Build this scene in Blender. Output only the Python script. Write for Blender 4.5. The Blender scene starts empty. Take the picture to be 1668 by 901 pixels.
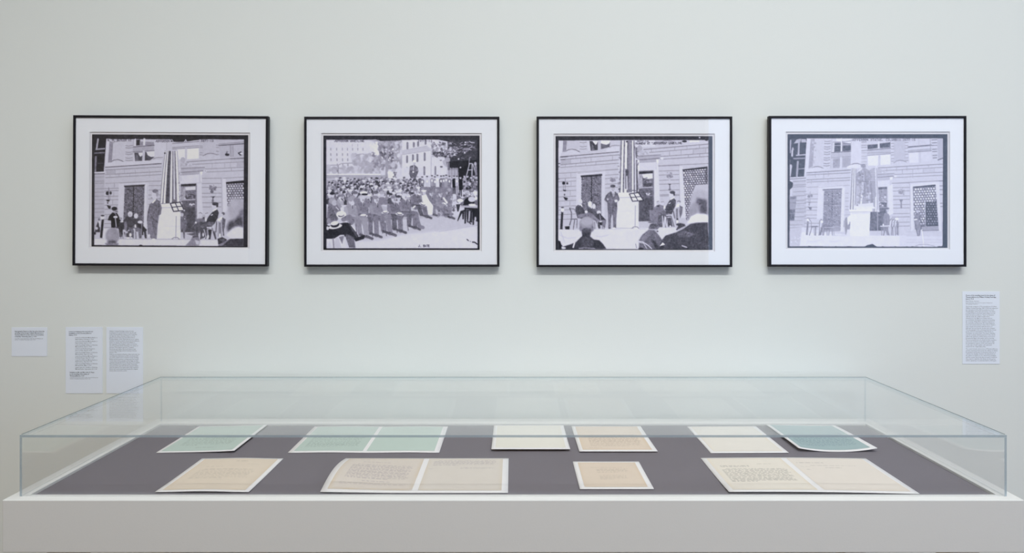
import bpy, bmesh, math, random
import numpy as np

random.seed(4)
scene = bpy.context.scene
C = scene.collection

# ------------------------------------------------------------------ camera
EYE = 1.543                                    # metres above the floor; display wall is the plane y = 0
cam_data = bpy.data.cameras.new('camera')
cam_data.sensor_width = 36.0
cam_data.lens = 36.0 * 1172.0 / 1668.0
cam_data.shift_x = -2.0 / 1668.0
cam_data.shift_y = -72.5 / 1668.0
cam_data.clip_start = 0.05
camera = bpy.data.objects.new('camera', cam_data)
camera.location = (0, -2.5, EYE)
camera.rotation_euler = (math.pi / 2, 0, 0)
C.objects.link(camera)
scene.camera = camera

# ------------------------------------------------------------------ sky outside the window, gallery lamps, exposure
world = bpy.data.worlds.new('daylight')
scene.world = world
world.use_nodes = True
bg = world.node_tree.nodes['Background']
bg.inputs['Color'].default_value = (.52, .68, 1.0, 1)
bg.inputs['Strength'].default_value = 2.0


def area(name, loc, target, sx, sy, power, color):
    d = bpy.data.lights.new(name, 'AREA')
    d.shape = 'RECTANGLE'
    d.size, d.size_y, d.energy, d.color = sx, sy, power, color
    o = bpy.data.objects.new(name, d)
    o.location = loc
    v = [target[i] - loc[i] for i in range(3)]
    o.rotation_euler = (math.atan2(math.hypot(v[0], v[1]), -v[2]), 0, math.atan2(v[1], v[0]) - math.pi / 2)
    C.objects.link(o)
    return o


washer = area('wall_washer', (.4, -2.6, 4.1), (.4, 0, 1.05), 6.7, .12, 31, (1.0, .985, .97))
washer.data.spread = 1.35
area('ceiling_panel', (.75, -4.4, 4.12), (.75, -4.4, 0), 7.2, 2.4, 132, (1.0, .99, .975))

for p_loc, p_to, p_w in (((4.17, -6.62, 2.02), (4.17, 0, 2.02), 3.4), ((6.42, -3.5, 2.02), (0, -3.5, 2.02), 3.0)):
    portal = area('window_portal', p_loc, p_to, p_w, 2.9, 1, (1, 1, 1))      # guides sky light through the window openings
    portal.data.cycles.is_portal = True

vs = scene.view_settings
vs.view_transform = 'Standard'
vs.look = 'None'
vs.gamma = 1.0
vs.use_curve_mapping = False
vs.exposure = 0.05


# ------------------------------------------------------------------ materials
def mat(name, color, rough=.6, spec=.5, bump=0., bscale=200., vary=0., vscale=3., metal=0.):
    m = bpy.data.materials.new(name)
    m.use_nodes = True
    nt = m.node_tree
    b = nt.nodes['Principled BSDF']
    b.inputs['Roughness'].default_value = rough
    b.inputs['Specular IOR Level'].default_value = spec
    b.inputs['Metallic'].default_value = metal
    b.inputs['Base Color'].default_value = (*color, 1)
    tc = nt.nodes.new('ShaderNodeTexCoord')
    if vary:
        n = nt.nodes.new('ShaderNodeTexNoise')
        n.inputs['Scale'].default_value = vscale
        n.inputs['Detail'].default_value = 5
        r = nt.nodes.new('ShaderNodeMapRange')
        r.inputs['To Min'].default_value = 1 - vary
        r.inputs['To Max'].default_value = 1 + vary
        mx = nt.nodes.new('ShaderNodeMix')
        mx.data_type = 'RGBA'
        mx.blend_type = 'MULTIPLY'
        mx.inputs['Factor'].default_value = 1
        mx.inputs['A'].default_value = (*color, 1)
        nt.links.new(tc.outputs['Object'], n.inputs['Vector'])
        nt.links.new(n.outputs['Fac'], r.inputs['Value'])
        nt.links.new(r.outputs['Result'], mx.inputs['B'])
        nt.links.new(mx.outputs['Result'], b.inputs['Base Color'])
    if bump:
        n = nt.nodes.new('ShaderNodeTexNoise')
        n.inputs['Scale'].default_value = bscale
        n.inputs['Detail'].default_value = 3
        u = nt.nodes.new('ShaderNodeBump')
        u.inputs['Strength'].default_value = bump
        u.inputs['Distance'].default_value = .002
        nt.links.new(tc.outputs['Object'], n.inputs['Vector'])
        nt.links.new(n.outputs['Fac'], u.inputs['Height'])
        nt.links.new(u.outputs['Normal'], b.inputs['Normal'])
    return m


def glass_mat(name, tint, ior=1.49):
    """clear sheet: see-through with a Fresnel mirror on both faces"""
    m = bpy.data.materials.new(name)
    m.use_nodes = True
    nt = m.node_tree
    nt.nodes.clear()
    out = nt.nodes.new('ShaderNodeOutputMaterial')
    mix = nt.nodes.new('ShaderNodeMixShader')
    tr = nt.nodes.new('ShaderNodeBsdfTransparent')
    gl = nt.nodes.new('ShaderNodeBsdfGlossy')
    gl.inputs['Roughness'].default_value = 0.0
    gl.inputs['Color'].default_value = (1, 1, 1, 1)
    tr.inputs['Color'].default_value = (*tint, 1)
    fr = nt.nodes.new('ShaderNodeFresnel')
    geo = nt.nodes.new('ShaderNodeNewGeometry')
    mr = nt.nodes.new('ShaderNodeMapRange')             # same index seen from either face of the sheet
    mr.inputs['To Min'].default_value = ior
    mr.inputs['To Max'].default_value = 1 / ior
    nt.links.new(geo.outputs['Backfacing'], mr.inputs['Value'])
    nt.links.new(mr.outputs['Result'], fr.inputs['IOR'])
    nt.links.new(fr.outputs['Fac'], mix.inputs['Fac'])
    nt.links.new(tr.outputs['BSDF'], mix.inputs[1])
    nt.links.new(gl.outputs['BSDF'], mix.inputs[2])
    nt.links.new(mix.outputs['Shader'], out.inputs['Surface'])
    return m


def ink_mat(name, rough=.45, spec=.3):
    """printed sheet: ink colour comes from the sheet's colour attribute, with a little paper tooth"""
    m = mat(name, (.8, .8, .8), rough, spec, .05, 900)
    nt = m.node_tree
    a = nt.nodes.new('ShaderNodeAttribute')
    a.attribute_name = 'ink'
    nt.links.new(a.outputs['Color'], nt.nodes['Principled BSDF'].inputs['Base Color'])
    return m


def edge_mat(name, color, see):
    m = mat(name, color, .25, .5)
    nt = m.node_tree
    out = nt.nodes['Material Output']
    mix = nt.nodes.new('ShaderNodeMixShader')
    tr = nt.nodes.new('ShaderNodeBsdfTransparent')
    tr.inputs['Color'].default_value = (.8, .88, .92, 1)
    mix.inputs['Fac'].default_value = see
    nt.links.new(nt.nodes['Principled BSDF'].outputs['BSDF'], mix.inputs[1])
    nt.links.new(tr.outputs['BSDF'], mix.inputs[2])
    nt.links.new(mix.outputs['Shader'], out.inputs['Surface'])
    return m


M = dict(
    wall=mat('wall_paint', (.685, .735, .722), .75, .25, .10, 260, .006, 1.2),
    wall_dim=mat('grey_wall_paint', (.13, .135, .14), .8, .2, .08, 260, .006, 1.2),
    wall_bounce=mat('ochre_bounce_paint', (.58, .48, .32), .8, .2, .08, 260, .006, 1.2),  # ochre picked to bounce warm light onto the left of the display wall
    ceiling=mat('ceiling_paint', (.78, .78, .77), .8, .2, .05, 200),
    floor=mat('oak_floor', (.36, .235, .125), .45, .4, .1, 60, .12, 4),
    table=mat('table_paint', (.685, .703, .69), .55, .35, .06, 300, .012, 4),
    deck=mat('deck_cloth', (.176, .169, .193), .85, .2, .15, 700, .05, 5),
    frame=mat('black_lacquer', (.009, .009, .013), .5, .22, .03, 400, .1, 30),
    matboard=mat('matboard', (.84, .875, .93), .8, .2, .04, 800, .006, 10),
    core=mat('matboard_core', (.72, .72, .76), .85, .1, .03, 800),
    paper=mat('photo_paper', (.76, .76, .80), .6, .3, .03, 700),
    backing=mat('backing_board', (.30, .26, .22), .8, .2, .05, 300),
    label=mat('label_card', (.72, .79, .885), .7, .25, .03, 700, .006, 20),
    text=mat('label_ink', (.06, .065, .082), .7, .2, .02, 500),
    mount=mat('mount_paper', (.80, .80, .80), .7, .25, .04, 800, .008, 12),
    ink=ink_mat('printed_sheet'),
    letter=ink_mat('letter_sheet', .75, .15),
    glazing=glass_mat('picture_glass', (.99, .992, .992), 1.42),
    acrylic=glass_mat('acrylic_sheet', (.997, .998, .998), 1.46),
    acrylic_edge=edge_mat('acrylic_edge', (.33, .40, .45), .3),
    faint_edge=edge_mat('acrylic_faint_edge', (.30, .34, .36), .93),  # same kind of edge, made clearer to stand in for refraction
    seam=edge_mat('acrylic_weld_seam', (.18, .20, .21), .5),
    window=mat('window_frame_paint', (.6, .6, .6), .5, .4, .03, 200),
)


# ------------------------------------------------------------------ object helpers
def link(name, me, parent=None, mats=()):
    for k in mats:
        me.materials.append(M[k])
    o = bpy.data.objects.new(name, me)
    C.objects.link(o)
    o.parent = parent
    return o


def pydata(name, verts, faces, material, parent=None, fm=None):
    me = bpy.data.meshes.new(name)
    me.from_pydata(verts, [], faces)
    me.update()
    mats = material if isinstance(material, tuple) else (material,)
    o = link(name, me, parent, mats)
    if fm:
        me.polygons.foreach_set('material_index', fm)
    return o


BOX_F = [(0, 3, 2, 1), (4, 5, 6, 7), (0, 1, 5, 4), (1, 2, 6, 5), (2, 3, 7, 6), (3, 0, 4, 7)]


def box_verts(x0, x1, y0, y1, z0, z1):
    return [(x0, y0, z0), (x1, y0, z0), (x1, y1, z0), (x0, y1, z0), (x0, y0, z1), (x1, y0, z1), (x1, y1, z1), (x0, y1, z1)]


def box(name, x0, x1, y0, y1, z0, z1, material, parent=None, bevel=0., seg=2, fm=None):
    o = pydata(name, box_verts(x0, x1, y0, y1, z0, z1), BOX_F, material, parent, fm)
    if bevel:
        bm = bmesh.new()
        bm.from_mesh(o.data)
        bmesh.ops.bevel(bm, geom=bm.edges[:], offset=bevel, segments=seg, profile=.5, affect='EDGES')
        bm.to_mesh(o.data)
        bm.free()
    return o


def empty(name, loc):
    o = bpy.data.objects.new(name, None)
    o.empty_display_size = .05
    o.location = loc
    C.objects.link(o)
    return o


def tag(o, label, cat, group=None):
    o['label'], o['category'] = label, cat
    if group:
        o['group'] = group
    return o


def structure(o):
    o['kind'] = 'structure'
    return o


def lin(v):
    v = np.asarray(v, float) / 255
    return np.where(v <= .04045, v / 12.92, ((v + .055) / 1.055) ** 2.4)


def ink_grid(name, nx, ny, pos, rgb, material, parent):
    """nx by ny sheet; pos = (ny, nx, 3) metres, rgb = (ny, nx, 3) linear reflectance; row 0 is the top edge"""
    me = bpy.data.meshes.new(name)
    me.vertices.add(nx * ny)
    me.vertices.foreach_set('co', pos.reshape(-1).astype(np.float32))
    i = (np.arange(ny - 1)[:, None] * nx + np.arange(nx - 1)[None, :]).reshape(-1)
    q = np.stack([i, i + nx, i + nx + 1, i + 1], 1).astype(np.int32)
    me.loops.add(q.size)
    me.polygons.add(len(q))
    me.loops.foreach_set('vertex_index', q.reshape(-1))
    me.polygons.foreach_set('loop_start', np.arange(0, q.size, 4, dtype=np.int32))
    me.update(calc_edges=True)
    at = me.color_attributes.new('ink', 'FLOAT_COLOR', 'POINT')
    col = np.ones((nx * ny, 4), np.float32)
    col[:, :3] = rgb.reshape(-1, 3)
    at.data.foreach_set('color', col.reshape(-1))
    return link(name, me, parent, (material,))


def rect(name, x0, x1, z0, z1, y, material, parent):
    return pydata(name, [(x0, y, z0), (x1, y, z0), (x1, y, z1), (x0, y, z1)], [(0, 1, 2, 3)], material, parent)


# ------------------------------------------------------------------ the room
RX0, RX1, RY0, RZ = -3.3, 6.3, -6.5, 4.2
structure(box('wall_back', RX0 - .2, RX1 + .2, 0, .2, 0, RZ, 'wall'))
structure(box('wall_left', RX0 - .2, RX0, RY0, 0, 0, RZ, 'wall_bounce'))  # out of view, set close to strengthen its added warm bounce
structure(box('floor', RX0 - .2, RX1 + .2, RY0 - .2, .2, -.12, 0, 'floor'))
structure(box('ceiling', RX0 - .2, RX1 + .2, RY0 - .2, .2, RZ, RZ + .12, 'ceiling'))


def wall_with_window(name, win_name, a0, a1, w0, w1, z0, z1, put):
    v, fcs = [], []
    for a in ((a0, w0, 0, RZ), (w1, a1, 0, RZ), (w0, w1, 0, z0), (w0, w1, z1, RZ)):
        n = len(v)
        v += put(*a, -.2, 0)
        fcs += [tuple(i + n for i in f) for f in BOX_F]
    structure(pydata(name, v, fcs, 'wall_dim'))
    win = structure(empty(win_name, (0, 0, 0)))
    for p0, p1, q0, q1 in ((w0, w0 + .06, z0, z1), (w1 - .06, w1, z0, z1), (w0, w1, z0, z0 + .06), (w0, w1, z1 - .06, z1)):
        pydata('window_frame', put(p0, p1, q0, q1, -.14, -.06), BOX_F, 'window', win)


# windows behind and beside the camera; the first is seen as the veil in the glazing of the fourth picture; the second is unseen, added for cool side fill
wall_with_window('wall_front', 'window_1', RX0 - .2, RX1 + .2, 2.385, 5.9, .55, 3.5, lambda a, b, c, d, e, f: box_verts(a, b, RY0 + e, RY0 + f, c, d))
wall_with_window('wall_right', 'added_fill_window', RY0, 0, -5.0, -2.0, .55, 3.5, lambda a, b, c, d, e, f: box_verts(RX1 - f, RX1 - e, a, b, c, d))


# ------------------------------------------------------------------ flat print painter
# The four photographs and the letters are flat prints.  Their ink is laid down here
# with numpy shapes and ends up in a colour attribute on each printed sheet.
GLYPH = {'A': '04,20,44 12,32', 'B': '00,04 00,30,31,02 02,42,43,34,04', 'C': '40,10,03,14,44', 'D': '00,04,24,42,20,00',
         'E': '40,00,04,44 02,32', 'F': '40,00,04 02,32', 'G': '40,10,03,14,44,42,22', 'H': '00,04 40,44 02,42', 'I': '20,24',
         'J': '30,33,14,03', 'K': '00,04 40,02,44', 'L': '00,04,44', 'M': '04,00,22,40,44', 'N': '04,00,44,40', 'O': '10,03,14,34,41,30,10',
         'P': '04,00,30,41,32,02', 'R': '04,00,30,41,32,02 22,44', 'S': '40,10,01,42,33,04', 'T': '00,40 20,24', 'U': '00,03,14,34,40',
         'V': '00,24,40', 'W': '00,14,22,34,40', 'Y': '00,22,40 22,24', 'c': '41,12,13,44', '3': '00,40,22,43,04', '0': '10,03,34,41,10',
         '7': '00,40,14', '1': '20,24', '4': '34,30,03,43', '2': '01,20,41,04,44', '-': '12,32', '.': '14,24', '"': '10,11 30,31', ',': '13,04', '5': '40,00,02,32,43,04'}


class Pic:
    """A grey-tone canvas addressed in units of 1/9.485 of a photograph pixel."""
    def __init__(s, x0, y0, x1, y1, tone, k=.4, seed=1):
        s.x0, s.y0, s.k = x0, y0, k
        s.w, s.h = int((x1 - x0) * k), int((y1 - y0) * k)
        s.a = np.full((s.h, s.w), float(tone))
        s.off = (0, 0)
        s.rng = np.random.default_rng(seed)

    def o(s, dx, dy):
        s.off = (dx, dy)

    def pts(s, t):
        if isinstance(t, str):
            t = [tuple(map(float, q.split(','))) for q in t.split()]
        return [((x + s.off[0] - s.x0) * s.k, (y + s.off[1] - s.y0) * s.k) for x, y in t]

    def box(s, xs, ys, m):
        return max(0, int(min(xs) - m)), max(0, int(min(ys) - m)), min(s.w, int(max(xs) + m) + 2), min(s.h, int(max(ys) + m) + 2)

    def put(s, b, m, tone, a, soft):
        if soft:
            m = blur(m, soft * s.k)
        v = s.a[b[1]:b[3], b[0]:b[2]]
        v += (tone - v) * (m * a)

    def P(s, t, tone, soft=0, a=1.):
        p = s.pts(t)
        xs, ys = [q[0] for q in p], [q[1] for q in p]
        b = s.box(xs, ys, soft * s.k * 3)
        if b[2] <= b[0] or b[3] <= b[1]:
            return
        X, Y = np.meshgrid(np.arange(b[0], b[2]) + .5, np.arange(b[1], b[3]) + .5)
        m = np.zeros(X.shape, bool)
        for i in range(len(p)):
            (xa, ya), (xb, yb) = p[i], p[i - 1]
            if ya == yb:
                continue
            m ^= ((ya > Y) != (yb > Y)) & (X < (xb - xa) * (Y - ya) / (yb - ya) + xa)
        s.put(b, m.astype(float), tone, a, soft)

    def L(s, t, w, tone, soft=0, a=1.):
        p = s.pts(t)
        r = w * s.k / 2
        b = s.box([q[0] for q in p], [q[1] for q in p], r + 2 + soft * s.k * 3)
        if b[2] <= b[0] or b[3] <= b[1]:
            return
        X, Y = np.meshgrid(np.arange(b[0], b[2]) + .5, np.arange(b[1], b[3]) + .5)
        d = np.full(X.shape, 1e9)
        for (xa, ya), (xb, yb) in zip(p, p[1:]):
            ux, uy = xb - xa, yb - ya
            q = np.clip(((X - xa) * ux + (Y - ya) * uy) / (ux * ux + uy * uy + 1e-9), 0, 1)
            d = np.minimum(d, np.hypot(X - xa - q * ux, Y - ya - q * uy))
        s.put(b, np.clip(r + .5 - d, 0, 1), tone, a, soft)

    def E(s, cx, cy, rx, ry, tone, soft=0, a=1., rot=0.):
        (x, y), = s.pts([(cx, cy)])
        rx, ry = rx * s.k, ry * s.k
        m = max(rx, ry) + 1 + soft * s.k * 3
        b = s.box([x], [y], m)
        if b[2] <= b[0] or b[3] <= b[1]:
            return
        X, Y = np.meshgrid(np.arange(b[0], b[2]) + .5 - x, np.arange(b[1], b[3]) + .5 - y)
        c, n = math.cos(rot), math.sin(rot)
        d = np.hypot((X * c + Y * n) / rx, (Y * c - X * n) / ry)
        s.put(b, np.clip((1 - d) * min(rx, ry) + .5, 0, 1), tone, a, soft)

    def lines(s, x0, x1, ys, w, tone, dy=0):
        for y in ys:
            s.L([(x0, y), (x1, y + dy)], w, tone)

    def text(s, t, x, y, h, tone, w=6, adv=.8, slant=0.):
        for ch in t:
            for st in GLYPH.get(ch, '').split():
                q = [(x + int(c[0]) / 4 * h * .62 + s.rng.normal(0, h * .03), y + int(c[1]) / 4 * h + slant * x + s.rng.normal(0, h * .03)) for c in st.split(',')]
                s.L(q, w, tone)
            x += h * adv

    def blobs(s, n, x0, y0, x1, y1, r0, r1, t0, t1, soft=0, a=1.):
        for _ in range(n):
            r = s.rng.uniform(r0, r1)
            s.E(s.rng.uniform(x0, x1), s.rng.uniform(y0, y1), r, r * s.rng.uniform(.6, 1.3), s.rng.uniform(t0, t1), soft, a, s.rng.uniform(0, 3))

    def grille(s, t, base, light, px, py, sl=0., dot=.32, seed=0):
        """dark leaded window with a lattice of small light shapes inside polygon t"""
        keep = s.a.copy()
        s.P(t, base)
        P = [tuple(map(float, q.split(','))) for q in t.split()]
        xs, ys = [q[0] for q in P], [q[1] for q in P]
        inside = s.a != keep
        y = min(ys) + py / 2
        j = 0
        while y < max(ys):
            x = min(xs) + px / 2 + (j % 2) * px * .5
            while x < max(xs):
                s.E(x, y + (x - xs[0]) * sl, px * dot, py * dot, light + s.rng.normal(0, 22))
                x += px
            y += py
            j += 1
        s.a = np.where(inside, s.a, keep)

    def finish(s, nx, ny, grain=3.):
        a = blur(s.a, 1.4)
        n, m, q = (s.rng.normal(0, 1, a.shape) for _ in range(3))
        mid = np.exp(-((a - 105) / 48) ** 2)                      # cloth folds and foliage: stronger mottling in the mid-tones
        a = a + (blur(n, 1.3) * 3 + blur(n, 9) * 9) * grain * (.4 + .6 * np.clip((215 - a) / 120, 0, 1)) + (blur(m, 2.6) * 55 + blur(q, 5) * 70) * (.14 + .86 * mid) * grain / 3
        gx = np.clip(np.linspace(0, s.w - 1, nx), 0, s.w - 1)
        gy = np.clip(np.linspace(0, s.h - 1, ny), 0, s.h - 1)
        return np.clip(a[gy.astype(int)][:, gx.astype(int)], 0, 255)


def blur(m, sg):
    if sg < .3:
        return m
    r = int(sg * 2.5) + 1
    k = np.exp(-.5 * (np.arange(-r, r + 1) / sg) ** 2)
    k /= k.sum()
    for ax in (0, 1):
        pad = [(0, 0), (0, 0)]
        pad[ax] = (r, r)
        q = np.pad(m, pad, mode='edge')
        out = np.zeros_like(m)
        for i, w in enumerate(k):
            out += w * (q[i:i + m.shape[0]] if ax == 0 else q[:, i:i + m.shape[1]])
        m = out
    return m


def flag(c, top, bot, y0, y1, tones, wts, bend=0.):
    """hanging striped cloth: vertical folds that fan out from top to bottom"""
    cw = np.cumsum([0] + list(wts)) / sum(wts)
    for i, t in enumerate(tones):
        q = []
        for e, order in ((cw[i], range(9)), (cw[i + 1], range(8, -1, -1))):
            for j in order:
                f = j / 8
                g = f + bend * f * (1 - f)
                q.append((top[0] + (top[1] - top[0]) * e + (bot[0] + (bot[1] - bot[0]) * e - top[0] - (top[1] - top[0]) * e) * g, y0 + (y1 - y0) * f))
        c.P(q, t)


def photo_speaker():
    c = Pic(22, 45, 2431, 1776, 46, seed=3)
    P, L, E = c.P, c.L, c.E
    P('65,118 2363,115 2363,1756 65,1751', 188)
    # --- upper storey, left
    P('65,100 243,112 205,622 65,628', 44)
    L('115,120 92,275', 24, 172); L('85,276 215,264', 17, 165); L('62,335 212,325', 20, 98); L('82,390 75,618', 26, 112); L('110,492 195,490', 6, 76)
    L('65,634 222,624', 14, 208); L('65,655 218,650', 11, 70)
    P('65,662 215,660 215,1500 65,1500', 176)
    c.lines(66, 212, (705, 770, 800, 885, 940, 1000, 1055, 1118, 1190, 1245, 1330), 7, 128, -6)
    P('243,112 305,112 290,480 222,560', 200)
    P('292,150 348,165 330,470 270,482', 128); P('348,160 540,155 526,458 332,455', 194)
    for x in range(365, 535, 22):
        L([(x, 170), (x - 12, 440)], 7, 178)
    L('345,180 365,160 420,150', 14, 150)
    L('322,466 360,440 420,432 480,448 522,478', 10, 88); P('330,462 420,440 518,480 520,520 300,530', 196)
    for y in (215, 248, 315, 345, 405, 440):
        L([(540, y), (585, y + 8), (648, y - 3)], 9, 122)
    L('660,120 650,470', 10, 170)
    # --- tall window
    P('700,122 762,122 762,208 700,216', 48); P('758,150 975,160 975,208 758,214', 132); L('690,118 690,215', 24, 204); L('828,118 825,208', 32, 206)
    L('660,236 980,208', 11, 62); P('660,244 980,214 980,286 660,310', 165); L('660,313 980,289', 9, 82)
    P('675,325 985,300 985,390 910,448 690,470', 68); P('735,325 805,320 802,362 770,388 745,362', 208); P('858,310 985,300 985,386 930,390 880,362', 208)
    P('700,350 730,360 745,470 700,470', 96); L('820,310 815,462', 38, 186); P('670,340 685,470 650,475 655,330', 190)
    P('985,118 1175,122 1165,290 1100,395 985,402', 194); L('970,420 1012,400 1110,394', 9, 112); L('1170,130 1170,280', 7, 168)
    # --- cornices and courses, left half
    P('222,482 1100,430 1095,492 225,552', 198)
    for a, b, w, t in ((552, 490, 11, 66), (594, 542, 8, 108), (664, 612, 8, 112), (712, 658, 8, 118), (800, 755, 6, 142)):
        L([(230, a), (1090, b)], w, t)
    for x in (380, 525, 690, 910):
        L([(x, 588), (x, 648)], 5, 146)
    for x in (300, 440, 605, 910):
        L([(x, 658), (x, 700)], 5, 146)
    P('240,600 378,590 378,655 240,662', 172)
    c.lines(222, 445, (880, 916, 1002, 1056, 1136, 1198, 1280, 1356, 1420, 1482), 8, 128, -8)
    for x, y in ((290, 885), (370, 800), (360, 930), (345, 1065), (410, 1140), (255, 1290)):
        L([(x, y), (x, y + 60)], 6, 140)
    c.lines(890, 1085, (765, 832, 900, 976, 1036, 1120), 8, 134, -5)
    # --- upper storey, right
    c.o(1233, 0)
    P('0,45 440,45 440,122 360,130 230,152 100,158 0,152', 46)
    L('-20,150 20,120 40,150', 10, 190); L('215,150 232,120 246,150', 12, 200)
    for a, b, w in ((180, 145, 10), (242, 212, 8), (264, 240, 9)):
        L([(30, a), (437, b)], w, 108)
    P('100,268 222,260 222,412 130,425', 210); P('255,262 437,246 437,412 255,424', 214); L('238,256 238,415', 24, 186)
    P('440,115 742,112 742,345 440,360', 182)
    L('500,366 560,336 620,326 690,340 716,352', 9, 96)
    for x, ys in ((472, (215, 240, 320, 352)), (722, (200, 235, 296, 345))):
        for y in ys:
            L([(x - 20, y), (x + 20, y + 2)], 8, 128)
    P('745,120 1130,112 1130,400 760,420', 182); L('745,206 1130,176', 12, 58); L('742,184 1130,150', 7, 110)
    P('745,215 915,206 925,372 760,392', 176); P('960,200 1130,186 1130,372 968,384', 178); P('912,200 960,196 966,380 926,384', 168); L('916,205 926,375', 6, 116); L('962,200 968,372', 6, 128)
    E(872, 346, 34, 22, 52); E(870, 312, 17, 17, 96); E(884, 322, 11, 9, 206); L('1085,305 1045,322 1065,345 1085,352', 16, 48); E(1094, 330, 18, 15, 208)
    L('250,462 920,412', 9, 108); L('915,412 1130,400', 11, 54)
    for a, b, x in ((500, 455, 340), (570, 540, 530), (617, 590, 550), (712, 690, 810)):
        L([(x, a), (1130, b)], 7, 122)
    for x in (640, 835, 920, 1025):
        L([(x, 475), (x, 545)], 5, 148)
    L('940,555 940,600', 6, 130); P('920,415 1130,405 1130,445 920,455', 180); P('1030,468 1130,462 1130,535 1030,542', 176)
    E(190, 432, 36, 42, 168); P('150,480 250,470 335,522 150,542', 176); c.blobs(14, 160, 470, 300, 535, 6, 14, 150, 205)
    P('160,545 525,536 520,582 165,602', 172); L('165,566 525,545', 9, 104); L('165,624 500,598', 14, 104); P('170,628 445,608 440,652 175,672', 164)
    P('455,610 495,605 490,662 460,662', 214); E(535, 600, 24, 24, 206); E(535, 600, 10, 10, 150); L('470,665 475,760', 20, 205)
    P('170,672 445,652 445,775 170,795', 202)
    c.lines(490, 782, (715, 795, 855, 946, 1001, 1091, 1156), 8, 122, -4)
    L('785,705 800,1230', 9, 166); P('800,720 850,715 885,1220 815,1240', 202)
    # --- doorway
    P('160,810 398,795 398,1548 150,1548', 104); P('165,806 396,796 396,828 165,838', 46); P('225,850 388,838 388,892 235,902', 206)
    P('165,850 228,850 236,1080 165,1080', 158); c.blobs(18, 170, 860, 235, 1080, 6, 16, 110, 205)
    E(310, 1000, 82, 46, 66); c.blobs(16, 235, 960, 388, 1040, 8, 18, 60, 140); L('238,1046 388,1040', 14, 188)
    P('170,1062 382,1056 382,1142 170,1150', 84); c.blobs(7, 290, 1110, 370, 1130, 8, 16, 190, 215); L('200,1152 388,1146', 10, 92)
    P('200,1160 388,1155 388,1544 155,1546 160,1300', 76); P('380,1100 412,1060 412,1330 398,1380', 130); L('396,820 398,1330', 16, 108)
    P('405,800 480,790 500,1240 412,1340', 200)
    E(650, 870, 52, 34, 104); c.blobs(22, 600, 815, 705, 900, 6, 14, 80, 190); E(640, 920, 26, 20, 92); P('620,992 692,990 662,1022', 58); L('655,1020 655,1075', 13, 78); E(655, 1055, 18, 14, 95)
    # --- right grille
    c.grille('860,800 1130,780 1130,1032 1000,1060 930,1140 880,1140', 84, 192, 40, 36, -.03, .36)
    P('853,770 1130,740 1130,784 858,802', 44)
    # --- lower left
    c.o(0, 901)
    E(262, 50, 24, 30, 44); E(312, 45, 18, 25, 58); L('282,-40 280,150', 7, 90); L('305,60 300,150', 6, 110); P('245,150 306,150 288,182 255,176', 44); E(268, 198, 10, 14, 60); P('250,232 318,248 312,292 280,286', 44)
    P('440,-100 522,-72 506,470 420,470', 198); P('470,-110 890,-130 890,-100 470,-72', 198); L('470,-105 885,-128', 6, 150); L('520,-68 840,-84', 14, 150)
    c.grille('530,-60 833,-78 822,570 505,610', 66, 126, 21, 20, 0, .36)
    L('668,-60 660,500', 14, 48); L('530,-56 833,-74', 22, 46)
    P('836,-80 895,-105 885,700 822,650', 202); L('880,-100 872,640', 5, 165)
    P('1080,210 1420,185 1400,262 1098,264', 218); P('1100,262 1400,255 1395,742 1030,748 1045,500', 212); L('1098,268 1390,262', 8, 172); L('1130,560 1390,552', 4, 198)
    P('65,752 2363,752 2363,850 65,850', 208); L('440,754 1980,758', 5, 150); L('66,750 220,752', 5, 170)
    P('205,590 330,580 330,750 190,750', 205)
    # left edge sitter
    P('82,590 120,488 152,560 152,652 70,650', 58); E(136, 455, 15, 18, 88); P('130,480 162,478 152,572 140,572', 208); E(100, 592, 20, 22, 192); E(75, 670, 16, 22, 52)
    P('176,460 214,438 187,742 150,736', 40); E(190, 425, 32, 30, 206); E(190, 396, 30, 12, 48)
    # three seated men
    P('340,345 410,350 440,400 470,470 520,500 520,560 450,592 325,582 320,472 268,466 292,398', 40); E(386, 312, 38, 46, 158); E(372, 288, 44, 30, 46); L('392,330 420,335', 14, 70)
    P('365,345 402,380 410,402', 206); P('440,500 572,480 566,560 505,600 492,722 455,722 440,600', 58); E(390, 415, 33, 18, 208); L('385,420 402,562', 14, 180); E(487, 488, 30, 8, 216); E(470, 440, 22, 20, 150); L('385,578 456,575', 14, 84)
    P('560,410 640,418 692,450 702,540 640,560 672,622 672,742 640,742 600,602 562,640 530,560 508,480', 68); E(615, 370, 37, 43, 206); E(612, 385, 22, 20, 184); P('560,480 570,560 560,640 525,600 525,490', 112)
    P('660,440 740,440 762,480 862,600 872,742 842,742 820,620 740,580 690,560', 68); E(705, 397, 32, 40, 202); P('730,520 800,540 876,610 822,692 780,692', 52); P('690,570 800,600 792,742 752,742 740,640 700,640', 96)
    E(768, 492, 38, 22, 204); P('684,528 706,528 712,580 685,576', 214); L('795,510 795,700', 8, 142); P('590,570 660,575 672,742 640,742', 92)
    P('520,650 632,620 642,722 540,722', 66); E(620, 690, 20, 30, 216); E(560, 650, 24, 14, 180); E(585, 740, 24, 10, 220); E(640, 735, 15, 10, 215)
    for x in (470, 500, 545, 700, 735, 825):
        L([(x, 650), (x + 6, 745)], 10, 205 if x % 2 else 90)
    # standing speaker
    P('920,212 960,182 1012,130 1070,170 1102,270 1086,370 1055,386 1045,500 1035,560 1025,748 945,748 890,692 878,470 892,320', 102)
    L('922,220 895,330 882,470', 16, 78); L('1045,200 1060,300 1050,380', 10, 78); L('930,370 975,450 1042,498', 12, 76); L('960,480 985,742', 8, 78); P('885,470 945,480 1000,745 900,690', 112)
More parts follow.
